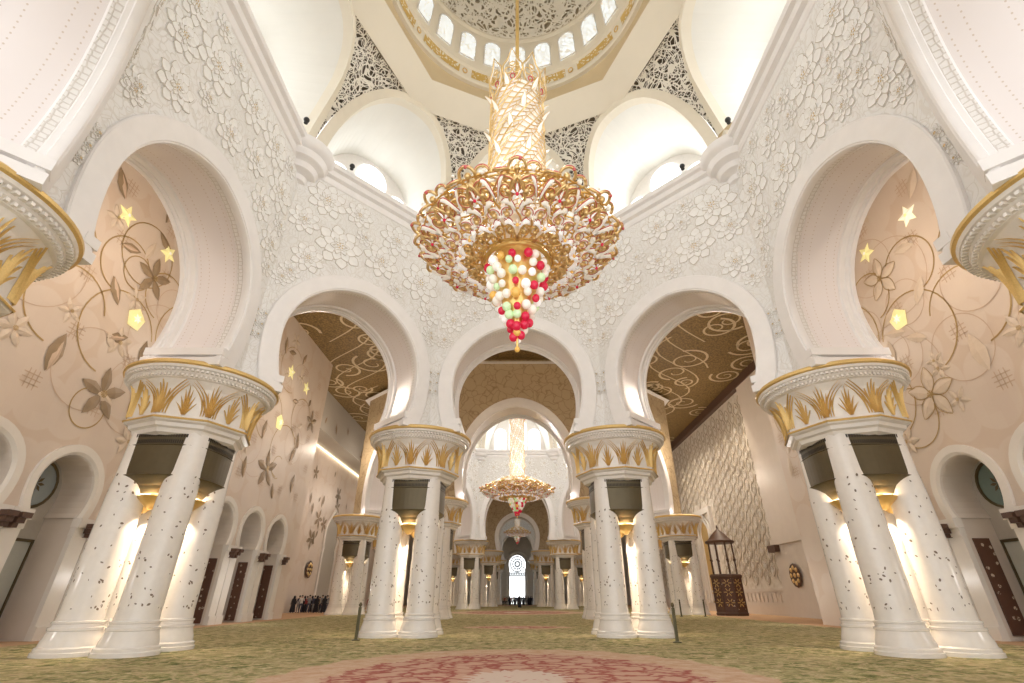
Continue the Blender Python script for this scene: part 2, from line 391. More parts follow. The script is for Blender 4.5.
def hall(cx, cy, ai, ao, rin, rout, zc, zs, ztop, zceil, sides, nflow, which, dome=True, node=None):
    hw = ai * T225; hwo = ao * T225
    for k in sides:
        ph = k * pi / 4; n = Vector((cos(ph), sin(ph), 0)); t = Vector((-sin(ph), cos(ph), 0)); c = Vector((cx, cy, 0))
        def P(w, z, d): return c + n * d + t * w + Vector((0, 0, z))
        A = arch(rout, zc, zs)
        mb = MB()
        mb.poly([P(-hw, zs, ai), P(-hw, ztop, ai), P(hw, ztop, ai), P(hw, zs, ai)] + [P(x, z, ai) for x, z in A], 0)
        mb.poly([P(-hwo, zs, ao), P(-hwo, zceil, ao), P(hwo, zceil, ao), P(hwo, zs, ao)] + [P(x, z, ao) for x, z in A], 1)
        wall = mb.build('wall_' + SIDE[k], ['carved', 'carved_tan'])
        struct(wall, '%s wall of the %s domed hall with carved lotus reliefs above a horseshoe arch' % (SIDE[k], which))
        # archivolt and soffit as one moulded sweep
        dd = ao - ai
        prof = [(rout, 0.02), (rout, -.10), (rout - .04, -.14), (rin + .10, -.14), (rin + .07, -.10), (rin + .03, -.10), (rin, -.04), (rin, .10), (rin + .06, .13),
                (rin + .06, .24), (rin + .10, .27), (rin + .10, .50), (rin + .18, .56)]
        prof2 = [(r, dd - d) for r, d in prof][::-1]
        a = MB()
        def rows(pr): return [[P(x, z, ai + d) for x, z in arch(r, zc, zs, 48)] for r, d in pr]
        def uvr(pr):
            out = []
            for r, d in pr:
                for i in range(49): out.append((i / 48 * r * 4.6, d))
            return out
        a.loft(rows(prof[:9]), 0); a.loft(rows(prof[8:10]), 0); a.loft(rows(prof[9:11]), 0)
        a.loft(rows(prof[10:12]), 2, uvs=uvr(prof[10:12])); a.loft(rows(prof[11:]), 0)
        mid = [prof[-1], (rin + .19, dd * .3), (rin + .19, dd * .7), prof2[0]]
        a.loft(rows(mid), 1, uvs=uvr(mid))
        a.loft(rows(prof2), 0)
        struct(a.build('arch_moulding', ['arch_white', 'soffit', 'fret'], wall, True))
        # pier foot blocks that land on the capitals
        f = MB()
        for sg in (-1, 1):
            xs = arch(rin, zc, zs)[0][0]
            dq = ao - ai
            f.prism([P(sg * x, zs - .3, d) for x, d in ((xs - .04, ai - .16), (hw + .04, ai - .16), (hwo - .02, ao + .1), (xs - .04, ao + .1))], (0, 0, .30))
            f.prism([P(sg * x, zs + .12, d) for x, d in ((xs - .01, ai - .15), (xs + .45, ai - .15), (xs + .45, ao + .08), (xs - .01, ao + .08))], (0, 0, .3))
        struct(f.build('pier_foot', 'arch_white', wall))
        # reliefs
        if nflow:
            rnd = random.Random(k * 31 + int(cy)); fb = MB(); placed = []
            def fr(w, z, d): return P(w, z, ai - d)
            tries = 0
            while len(placed) < nflow and tries < 2500:
                tries += 1
                sz = rnd.choice((1.0, .85, .85, .65)) if tries < 1200 else .42; sz = sz * (1 if ai < 11 else 1.35)
                w = rnd.uniform(-hw + sz * .8, hw - sz * .8); z = rnd.uniform(zc, ztop - .9 - sz)
                if hypot(w, z - zc) < rout + sz * .95 + .12: continue
                if any(hypot(w - q[0], z - q[1]) < (sz + q[2]) * .86 for q in placed): continue
                placed.append((w, z, sz)); flower_relief(fb, fr, w, z, sz, rnd.uniform(0, 6), rnd)
            for sg in (-1, 1):      # small flowers in the narrow strips beside the arch
                for z, s_ in ((zs + 2.0, .17), (zs + 2.5, .20), (zs + 3.05, .24), (zc + rout * .62, .42)):
                    w = sg * (hw - s_ - .02 if z < zc + 1.5 else hw - s_ * 1.1)
                    flower_relief(fb, fr, w, z, s_ * (1 if ai < 11 else 1.2), .3, rnd, .04)
            struct(fb.build('lotus_relief', ['petal', 'petal_line', 'gold_dot'], wall))
    # cornice with stepped corbels at the corners
    cor = MB()
    prof = [(0, -1.0), (.06, -.95), (.10, -.8), (.10, -.6), (.30, -.5), (.34, -.2), (.52, -.12), (.56, .05), (.50, .14), (.50, .22), (0, .22), (-4, .22)]
    full = len(sides) > 5
    for i in range(8):
        if i not in sides: continue
        ph = i * pi / 4
        rows_ = []
        for d, h in prof:
            rr = (ai - d) / cos(pi / 8)
            rows_.append([Vector((cx + rr * cos(ph + s_ * pi / 8), cy + rr * sin(ph + s_ * pi / 8), ztop + h)) for s_ in (-1, 1)])
        cor.loft(rows_, 0)
    struct(cor.build('trim_1', 'arch_white'), 'white moulded cornice ring under the dome of the %s hall' % which)
    cb = MB()
    for i in range(8):
        a = pi / 8 + i * pi / 4
        if not (i in sides or (i + 1) % 8 in sides): continue
        rr = ai / cos(pi / 8) + .25
        q = (cx + rr * cos(a), cy + rr * sin(a))
        cb.lathe([(.12, -2.05), (.48, -1.92), (.56, -1.66), (.46, -1.58), (.88, -1.42), (1.0, -1.14), (.88, -1.04), (1.24, -.88), (1.38, -.56), (1.26, -.46), (1.52, -.32), (1.64, -.12), (1.64, .12), (1.45, .24), (.1, .24)], q, 32, 0)
    for v in range(len(cb.v)): cb.v[v] = (cb.v[v][0], cb.v[v][1], cb.v[v][2] + ztop)
    struct(cb.build('trim_2', 'arch_white', smooth=True), 'stepped round corbels at the corners of the %s hall cornice' % which)
    if not dome: return
    rn, zn = node                       # crown of each lunette: radius from axis, height
    zb = ztop + .22
    def arc(k, sgn, tt, inset=0.0):
        """point on the rib of side k; tt 0 at the springing, 1 at the crown; sgn which half; inset shrinks the opening"""
        ph = k * pi / 4; n = Vector((cos(ph), sin(ph), 0)); t = Vector((-sin(ph), cos(ph), 0))
        W = ai * T225 - .12 - inset; Hh = (zn - zb) - inset
        a = tt * pi / 2
        w = sgn * W * (cos(a) ** .85 if tt < 1 else 0); h = Hh * (sin(a) ** 1.0)
        dd = ai - .05 - (ai - .05 - rn) * ((h + (inset if tt > .5 else inset * tt * 2)) / (zn - zb)) ** 1.6
        return Vector((cx, cy, zb)) + n * dd + t * w + Vector((0, 0, h)), n
    ribs = MB(); tun = MB(); win = MB()
    NA = 16
    upper = [k for k in range(8) if k in sides or not full or True]
    for k in upper:
        if k not in sides: continue
        outer = [arc(k, -1, i / NA)[0] for i in range(NA + 1)] + [arc(k, 1, 1 - i / NA)[0] for i in range(1, NA + 1)]
        inner = [arc(k, -1, i / NA, .62)[0] for i in range(NA + 1)] + [arc(k, 1, 1 - i / NA, .62)[0] for i in range(1, NA + 1)]
        n = arc(k, 1, 0)[1]
        lip = [p - n * .12 for p in outer]
        ribs.loft([[p + n * .35 for p in outer], [p - n * .10 for p in outer], [p - n * .10 for p in inner], [p + n * .5 for p in inner]], 0)
        # recess: a squinch whose sides run outward and end in a daylit window wall
        depth = (ao - ai) * .95
        cmid = Vector((cx, cy, 0)) + n * ai
        back = []
        for p in inner:
            q = p + n * (depth - (p - cmid).dot(n)); q = Vector(q)
            t = Vector((-n.y, n.x, 0)); w = (q - cmid).dot(t)
            q -= t * w * .10
            q.z = zb + (q.z - zb) * .92
            back.append(q)
        tun.loft([[p + n * .45 for p in inner], back], 0)
        tun.poly(back, 1)
        t = Vector((-n.y, n.x, 0)); hb = (back[NA].z - zb)
        wb = abs((back[0] - cmid).dot(t))
        for j, (wc, ww, hh) in enumerate(((-.60 * wb, .20 * wb, .60 * hb), (-.02 * wb, .30 * wb, .84 * hb), (.60 * wb, .20 * wb, .60 * hb))):
            base = cmid + n * (depth - .06) + t * wc
            pts = [base + t * (-ww) + Vector((0, 0, zb + .15)), base + t * ww + Vector((0, 0, zb + .15))]
            for i in range(9):
                a = pi * i / 8
                pts.append(base + t * (ww * cos(a)) + Vector((0, 0, zb + hh - ww * .6 + ww * 1.0 * sin(a))))
            win.prism(pts, -n * .03, 0)
        # flower tracery standing in front of the windows
        for j in range(7):
            wq = (-.8 + 1.6 * j / 6) * wb; zq = zb + .45 + .35 * (j % 2)
            cpt = cmid + n * (depth - .8) + t * wq + Vector((0, 0, zq))
            for m in range(6):
                a = m * pi / 3 + j
                tip = cpt + t * (.42 * cos(a)) + Vector((0, 0, .42 * sin(a)))
                s1 = cpt + t * (.26 * cos(a + .4)) + Vector((0, 0, .26 * sin(a + .4))); s2 = cpt + t * (.26 * cos(a - .4)) + Vector((0, 0, .26 * sin(a - .4)))
                tun.prism([cpt, s1, tip, s2], n * .06, 2)
    struct(ribs.build('trim_3', 'cream', smooth=False), 'cream pointed ribs framing the lunettes of the %s hall' % which)
    tw = struct(tun.build('wall_lunette', ['pale_plaster', 'white', 'white']), 'pale recesses with windows behind the ribs of the %s hall' % which)
    win.build('window_glazing', ['sky_pane'], tw)
    # pierced pendentives between ribs
    lat = MB(); lb = MB()
    for k in range(8):
        k2 = (k + 1) % 8
        if not (k in sides and k2 in sides) and full: continue
        if not (k in sides or k2 in sides): continue
        ph = (k + .5) * pi / 4; nn = Vector((cos(ph), sin(ph), 0))
        rows_, rowb = [], []
        for i in range(NA + 1):
            tt = i / NA
            a = arc(k, 1, tt)[0]; b = arc(k2, -1, tt)[0]
            row, rb = [], []
            for j in range(11):
                s_ = -.05 + 1.1 * j / 10; p = a.lerp(b, s_); p = p + nn * (.55 * max(0, 4 * s_ * (1 - s_)) * tt * .6 + .12)
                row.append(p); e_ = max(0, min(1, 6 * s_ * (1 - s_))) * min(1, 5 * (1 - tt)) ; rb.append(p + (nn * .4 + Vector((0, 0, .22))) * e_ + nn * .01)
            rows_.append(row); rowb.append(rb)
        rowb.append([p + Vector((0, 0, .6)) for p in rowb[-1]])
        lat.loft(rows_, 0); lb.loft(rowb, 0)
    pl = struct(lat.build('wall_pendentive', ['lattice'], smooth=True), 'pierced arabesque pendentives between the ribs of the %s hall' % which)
    struct(lb.build('pendentive_shade_back', ['lattice_back'], pl))
    # star ring from octagon of crowns up to circular ring
    q = MB()
    NS = 96
    def octr(rc, a):      # octagon with corners on the side normals
        m = (a + pi / 8) % (pi / 4) - pi / 8
        return rc * cos(pi / 8) / cos(pi / 8 - abs(m))
    def ringrow(fn, z): return [Vector((cx + fn(a) * cos(a), cy + fn(a) * sin(a), z)) for a in [2 * pi * i / NS for i in range(NS)]]
    rc = rn
    q.loft([ringrow(lambda a: octr(rc + .25, a), zn - .28), ringrow(lambda a: octr(rc + .02, a), zn - .15), ringrow(lambda a: octr(rc * .90, a), zn + .85), ringrow(lambda a: octr(rc * .872, a), zn + 1.15)], 0, closed=True)
    r1 = rc * .82; zr = zn + 2.6
    q.loft([ringrow(lambda a: octr(rc * .872, a), zn + 1.15), ringrow(lambda a: octr(rc * .90, a), zn + 1.2), ringrow(lambda a: r1 + .25, zr + .1)], 1, closed=True)
    def circ(r, z): return ringrow(lambda a: r, z)
    s = rc / 7.8
    q.loft([circ(r1 + .25, zr), circ(r1, zr), circ(r1 - .05, zr + .25)], 0, closed=True)
    q.loft([circ(r1 - .05, zr + .25), circ(r1 - .15, zr + .95 * s)], 0, closed=True)
    q.loft([circ(r1 - .15, zr + .95 * s), circ(r1 - .3, zr + 1.05 * s), circ(r1 - .3, zr + 1.25 * s), circ(r1 - .22, zr + 1.3 * s)], 0, closed=True)
    zd = zr + 1.3 * s; rd = r1 - .22
    q.loft([circ(rd, zd), circ(rd - .25, zd + 3.0 * s)], 2, closed=True)
    q.loft([circ(rd - .25, zd + 3.0 * s), circ(rd - .42, zd + 3.1 * s), circ(rd - .42, zd + 3.25 * s)], 0, closed=True)
    ds = struct(q.build('ceiling_drum', ['cream', 'tan', 'cream'], smooth=True), 'cream drum and tan cove ring below the dome of the %s hall' % which)
    g = MB()      # gilt inscription panels and oval cartouches
    for i in range(12):
        a0 = 2 * pi * i / 12 + .05
        g.loft([[Vector((cx + rr * cos(a0 + .40 * j / 8), cy + rr * sin(a0 + .40 * j / 8), z)) for j in range(9)] for rr, z in ((r1 - .09, zr + .28 * s), (r1 - .16, zr + .92 * s))], 0)
        ac = a0 - .055
        pts = [(ac + .022 * cos(b), .59 + .2 * sin(b)) for b in [2 * pi * j / 12 for j in range(12)]]
        g.tube([(cx + (r1 - .14) * cos(a), cy + (r1 - .14) * sin(a), zr + h * s) for a, h in pts], .035, 4, 1, closed=True)
    struct(g.build('inscription_band', ['script', 'gold'], ds))
    dw = MB()
    for i in range(24):
        a = 2 * pi * (i + .5) / 24 + pi / 24
        tt = Vector((-sin(a), cos(a), 0)); nr = Vector((cos(a), sin(a), 0)); hwid = .50 * s
        pts2 = [(-hwid, .4 * s), (hwid, .4 * s)] + [(hwid * cos(b), 2.05 * s + hwid * .9 * sin(b)) for b in [pi * j / 8 for j in range(9)]]
        def W(x, h, off): return Vector((cx, cy, zd)) + nr * (rd - .06 - .1 * h / s - off) + tt * x + Vector((0, 0, h))
        dw.prism([W(x, h, 0.02) for x, h in pts2], nr * .05, 0)
        dw.tube([W(x, h, .03) for x, h in pts2], .05 * s, 4, 1, closed=True)
    dwo = struct(dw.build('window_1', ['arab_win', 'white']), 'arched arabesque windows round the drum of the %s dome' % which)
    # dome shell: two lattice zones and a moulding
    dm = MB(); r0 = rd - .42; z0 = zd + 3.25 * s
    def sh(e, k=1.0): return (r0 * cos(e) * k, z0 + r0 * 1.0 * sin(e) * k)
    E = [R(x) for x in (0, 6, 12, 18, 24, 30)]
    dm.loft([circ(*sh(e)) for e in E], 0, closed=True)
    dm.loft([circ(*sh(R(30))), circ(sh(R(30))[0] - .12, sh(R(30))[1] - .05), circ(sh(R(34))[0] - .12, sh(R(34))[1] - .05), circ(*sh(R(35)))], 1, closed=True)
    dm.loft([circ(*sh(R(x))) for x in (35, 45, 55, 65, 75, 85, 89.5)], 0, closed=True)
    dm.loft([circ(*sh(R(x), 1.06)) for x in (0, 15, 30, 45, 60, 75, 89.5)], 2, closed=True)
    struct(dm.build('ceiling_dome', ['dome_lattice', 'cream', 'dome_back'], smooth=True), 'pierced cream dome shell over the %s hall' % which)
    return z0 + r0

ZS = 9.6; Y1, Y2, Y3 = 13.06, 63.5, 113.9; AC1, AC2 = 13.08, 17.7
ZC = 23.7
TOP1 = hall(0, Y1, 11.37, 14.17, 3.56, 4.40, 12.07, ZS, 22.5, ZC, (0, 1, 2, 3, 4, 5, 7), 75, 'near', True, (8.68, 29.03))
STRETCH[0] = 1.25
TOP2 = hall(0, Y2, 15.0, 18.4, 5.15, 5.9, 11.9, ZS, 23.0, ZC, tuple(range(8)), 26, 'middle', True, (11.45, 31.6))
STRETCH[0] = 1.0
TOP3 = hall(0, Y3, 11.37, 14.17, 3.56, 4.40, 12.07, ZS, 22.5, ZC, tuple(range(8)), 12, 'far', True, (8.68, 29.03))

# ------------------------------------------------------------------ column cluster
def make_cluster():
    root = empty('column_cluster')
    s = .87
    for sx, sy in ((-1, -1), (1, -1), (1, 1), (-1, 1)):
        mb = MB(); c = (sx * s, sy * s)
        mb.lathe([(.88, 0), (.88, .10), (.84, .12), (.84, .20), (.78, .24), (.76, .36), (.71, .50), (.675, .62), (.70, .63), (.70, .70), (.645, .71), (.64, .80), (.665, .81), (.665, .86), (.60, .87), (.585, 1.1),
                  (.575, 3.2), (.56, 4.6), (.52, 5.2), (.50, 6.6)], c, 32, 0)
        rnd = random.Random(sx * 3 + sy)
        for i in range(105):
            z = 1.15 + 3.9 * (rnd.random() ** 1.35); a = rnd.uniform(0, 2 * pi); L = rnd.uniform(.026, .060); wd = L * rnd.uniform(.4, .7); ro = rnd.uniform(0, pi)
            rr = .580 if z < 3.2 else .572
            rr += .004
            pts = []
            for q in range(6):
                b = q * pi / 3; x = L * cos(b) * (1 if q % 3 == 0 else .8); y = wd * sin(b)
                xx = x * cos(ro) - y * sin(ro); zz = x * sin(ro) + y * cos(ro)
                pts.append((c[0] + rr * cos(a + xx / rr), c[1] + rr * sin(a + xx / rr), z + zz))
            mb.add(pts, [tuple(range(6))], 1)
        mb.build('column', ['white', 'leafin'], root, True)
    # bronze air boxes between neighbouring columns, each with a gold downlight
    for k in range(4):
        a = k * pi / 2; rz = a
        mb = MB(); W = 1.08; NB = 10
        def row(hw_, bulge, z, out): return [(-hw_ + 2 * hw_ * i / NB, -(out + bulge * (1 - (2 * i / NB - 1) ** 2)), z) for i in range(NB + 1)]
        levels = [(W, .16, 6.55, 1.28), (W, .16, 6.40, 1.28)]
        mb.loft([row(W, .16, 6.5, 1.31), row(W, .16, 5.06, 1.31), row(W + .02, .16, 5.03, 1.34), row(W * .97, .15, 4.99, 1.31), row(W * .80, .12, 4.87, 1.2), row(W * .66, .10, 4.74, 1.08), row(W * .58, .08, 4.58, 1.0), row(W * .56, .06, 4.50, .98)], 0)
        # ends and inner side
        for sg in (0, NB):
            pts = []
            for hw_, bu, z, out in ((W, .16, 6.5, 1.31), (W, .16, 5.06, 1.31), (W * .8, .12, 4.87, 1.2), (W * .56, .06, 4.50, .98)):
                pts.append(row(hw_, bu, z, out)[sg])
            x = [p[0] for p in pts]
            mb.poly(pts + [(x[3], -.45, 4.50), (x[2], -.45, 4.87), (x[1], -.45, 5.06), (x[0], -.45, 6.5)], 0)
        r_ = row(W * .56, .06, 4.50, .98); mb.poly(r_ + [(W * .56, -.45, 4.50), (-W * .56, -.45, 4.50)], 0)
        # slotted grille rows
        for z0, z1, f0, f1 in ((6.30, 6.43, .03, .97), (6.09, 6.21, .12, .88)):
            n_ = 24
            for i in range(n_):
                u0 = f0 + (f1 - f0) * (i + .1) / n_; u1 = f0 + (f1 - f0) * (i + .72) / n_
                def pt(u, z):
                    return (-W + 2 * W * u, -(1.325 + .16 * (1 - (2 * u - 1) ** 2)), z)
                mb.add([pt(u0, z0), pt(u1, z0), pt(u1, z1), pt(u0, z1)], [(0, 1, 2, 3)], 1)
        mb.loft([row(W + .01, .16, 6.06, 1.315), row(W + .01, .16, 6.04, 1.335), row(W + .01, .16, 6.02, 1.315)], 0)
        bx = mb.build('vent_box', ['bronze', 'bronze_dark'], root, False, rz=rz)
        lm = MB()
        lm.lathe([(.02, 4.02), (.10, 4.04), (.24, 4.18), (.42, 4.34), (.47, 4.41), (.44, 4.43)], (0, -.80), 20, 0, cap=False); lm.lathe([(.10, 4.42), (.10, 4.52)], (0, -.80), 10, 0)
        lm.lathe([(.40, 4.425), (.001, 4.43)], (0, -.80), 20, 1, cap=False)
        lm.build('lamp_bowl', ['gold', 'lamp'], bx, True)
    # capital: octagonal neck, flaring bell with gilt fronds, round toothed rim
    mb = MB()
    def row(r, z, p):      # p 0 octagon .. 1 circle
        out = []
        for i in range(64):
            a = 2 * pi * i / 64
            m = (a) % (pi / 4) - pi / 8
            ro = r * cos(pi / 8) / cos(m) if False else r * (cos(pi / 8) / cos(abs(m)))
            rr = (ro * (1 - p) + r * p)
            out.append((rr * cos(a), rr * sin(a), z))
        return out
    pr = [(1.55, 6.35, 0), (1.75, 6.42, 0), (1.80, 6.55, 0), (1.92, 6.60, 0), (1.95, 6.72, 0), (2.10, 6.76, 0), (2.13, 6.86, 0), (2.06, 6.90, 0), (2.05, 6.96, 0)]
    mb.loft([row(*x) for x in pr], 0, closed=True)
    bell = [(2.05, 6.96, 0), (2.05, 7.25, .1), (2.09, 7.60, .25), (2.17, 7.92, .45), (2.30, 8.16, .7)]
    mb.loft([row(*x) for x in bell], 0, closed=True)
    mb.loft([row(*x) for x in [(2.30, 8.16, .7), (2.36, 8.19, .9), (2.38, 8.26, 1), (2.44, 8.31, 1), (2.50, 8.44, 1), (2.60, 8.48, 1), (2.63, 8.56, 1)]], 0, closed=True)
    mb.loft([row(*x) for x in [(2.50, 8.74, 1), (2.36, 8.76, 1), (2.36, 8.82, 1), (.5, 8.84, 1)]], 0, closed=True)
    for i in range(104):      # teeth and beads
        a = 2 * pi * (i + .5) / 104
        for rr, z, hz, w_ in ((2.42, 8.25, .04, .045), (2.56, 8.40, .035, .05)):
            c, sn = cos(a), sin(a); hh = w_
            pts = [(rr + dx, dy, z + dz) for dz in (-hz, hz) for dx, dy in ((-.12, -hh), (.03, -hh * .8), (.03, hh * .8), (-.12, hh))]
            mb.add([(x * c - y * sn, x * sn + y * c, zz) for x, y, zz in pts], [(0, 1, 2, 3), (4, 5, 6, 7), (0, 1, 5, 4), (1, 2, 6, 5), (2, 3, 7, 6)], 0)
    cap = mb.build('capital', ['white'], root, False)
    rm = MB()
    rm.loft([row(2.63, 8.56, 1), row(2.70, 8.60, 1), row(2.70, 8.68, 1), row(2.62, 8.75, 1), row(2.50, 8.75, 1)], 0, closed=True)
    rm.loft([row(2.15, 6.80, 0), row(2.17, 6.84, 0), row(2.13, 6.88, 0)], 0, closed=True)
    rm.build('gilt_rim', ['gold_leaf'], cap, True)
    g = MB()
    def bellr(z, a):
        for i in range(len(bell) - 1):
            if bell[i][1] <= z <= bell[i + 1][1] + 1e-6:
                f = (z - bell[i][1]) / (bell[i + 1][1] - bell[i][1]); r = bell[i][0] + f * (bell[i + 1][0] - bell[i][0]); p = bell[i][2] + f * (bell[i + 1][2] - bell[i][2])
                m = a % (pi / 4) - pi / 8
                return r * cos(pi / 8) / cos(abs(m)) * (1 - p) + r * p
        return bell[-1][0]
    def Q(a, z, off=.03):
        z = max(6.98, min(8.15, z)); r = bellr(z, a) + off
        return (r * cos(a), r * sin(a), z)
    def frond(a0, z0, a1, z1, bend, wd, off=.035):
        n_ = 8; L, Rr, Mm = [], [], []
        for i in range(n_ + 1):
            f = i / n_; a = a0 + (a1 - a0) * (f ** bend); z = z0 + (z1 - z0) * f
            w_ = wd * (sin(pi * min(1, .12 + f * .88))) ** .8
            L.append(Q(a - w_, z, off * .3)); Rr.append(Q(a + w_, z, off * .3)); Mm.append(Q(a, z, off + .03))
        g.loft([L, Mm, Rr], 0)
    for k in range(8):
        ac = pi / 8 + k * pi / 4        # centre of a face: upright palmette
        for da, zt in ((0, 7.98), (-.055, 7.84), (.055, 7.84), (-.11, 7.62), (.11, 7.62), (-.16, 7.40), (.16, 7.40)):
            frond(ac + da * .15, 6.98, ac + da * (1.0), zt, 1.35, .019)
        ak = k * pi / 4                 # corner: tall palm whose outer fronds arch over the palmettes
        for da, zt, wd, bd in ((0, 8.10, .021, 1), (-.055, 8.0, .019, 1.2), (.055, 8.0, .019, 1.2), (-.11, 7.82, .018, 1.3), (.11, 7.82, .018, 1.3), (-.165, 7.58, .017, 1.35), (.165, 7.58, .017, 1.35)):
            frond(ak + da * .2, 6.98, ak + da, zt, bd, wd)
        for sg in (-1, 1):
            for off_ in (0, .04, .08):
                frond(ak + sg * (.04 + off_), 6.98, ak + sg * (.33 + off_ * .6), 8.15 - off_ * 1.6, 2.6, .016, .03)
    g.build('gilt_fronds', ['gold_leaf'], cap, True)
    return root

cl0 = make_cluster(); cl0.scale = (1.04, 1.04, 1.075); index_kids()
first = [True]
def cluster(x, y, label, group):
    o = cl0 if first[0] else copy_tree(cl0)
    first[0] = False
    o.location = (x, y, 0); tag(o, label, 'columns', group)
    return o
def ring8(cx, cy, a, skip=()):
    out = []
    for k in range(8):
        if k in skip: continue
        an = pi / 8 + k * pi / 4; r = a / cos(pi / 8); out.append((k, cx + r * cos(an), cy + r * sin(an)))
    return out
nm1 = {0: 'right foreground cluster of four inlaid columns with gilt palm capital, largest on the right', 3: 'left foreground cluster of four inlaid columns with gilt palm capital, largest on the left',
       1: 'cluster of four inlaid columns standing just right of the central aisle, nearest there', 2: 'cluster of four inlaid columns standing just left of the central aisle, nearest there',
       4: 'column cluster whose gilt capital juts in at the left edge of the photo', 7: 'column cluster whose gilt capital juts in at the right edge of the photo'}
for k, x, y in ring8(0, Y1, AC1, (5, 6)): cluster(x, y, nm1[k], 'column clusters of the near domed hall')
nmid = {0: 'far side cluster on the right of the middle hall, behind its nearer twin', 7: 'column cluster seen through the right arch, standing in front of the tan carved wall',
        4: 'column cluster seen through the left arch, beside the group of visitors', 3: 'far side cluster on the left of the middle hall, behind its nearer twin',
        5: 'column cluster directly behind the one left of the central aisle', 6: 'column cluster directly behind the one right of the central aisle',
        1: 'small distant column cluster right of the aisle, under the large second chandelier', 2: 'small distant column cluster left of the aisle, under the large second chandelier'}
for k, x, y in ring8(0, Y2, AC2): cluster(x, y, nmid[k], 'column clusters of the middle domed hall')
nfar = {5: 'distant column cluster left of the aisle, next beyond the middle hall', 6: 'distant column cluster right of the aisle, next beyond the middle hall',
        2: 'farthest column cluster left of the bright end window', 1: 'farthest column cluster right of the bright end window',
        4: 'distant outer left cluster of the far hall, nearer of two', 3: 'distant outer left cluster of the far hall, farther of two',
        7: 'distant outer right cluster of the far hall, nearer of two', 0: 'distant outer right cluster of the far hall, farther of two'}
for k, x, y in ring8(0, Y3, AC1): cluster(x, y, nfar[k], 'column clusters of the far domed hall')

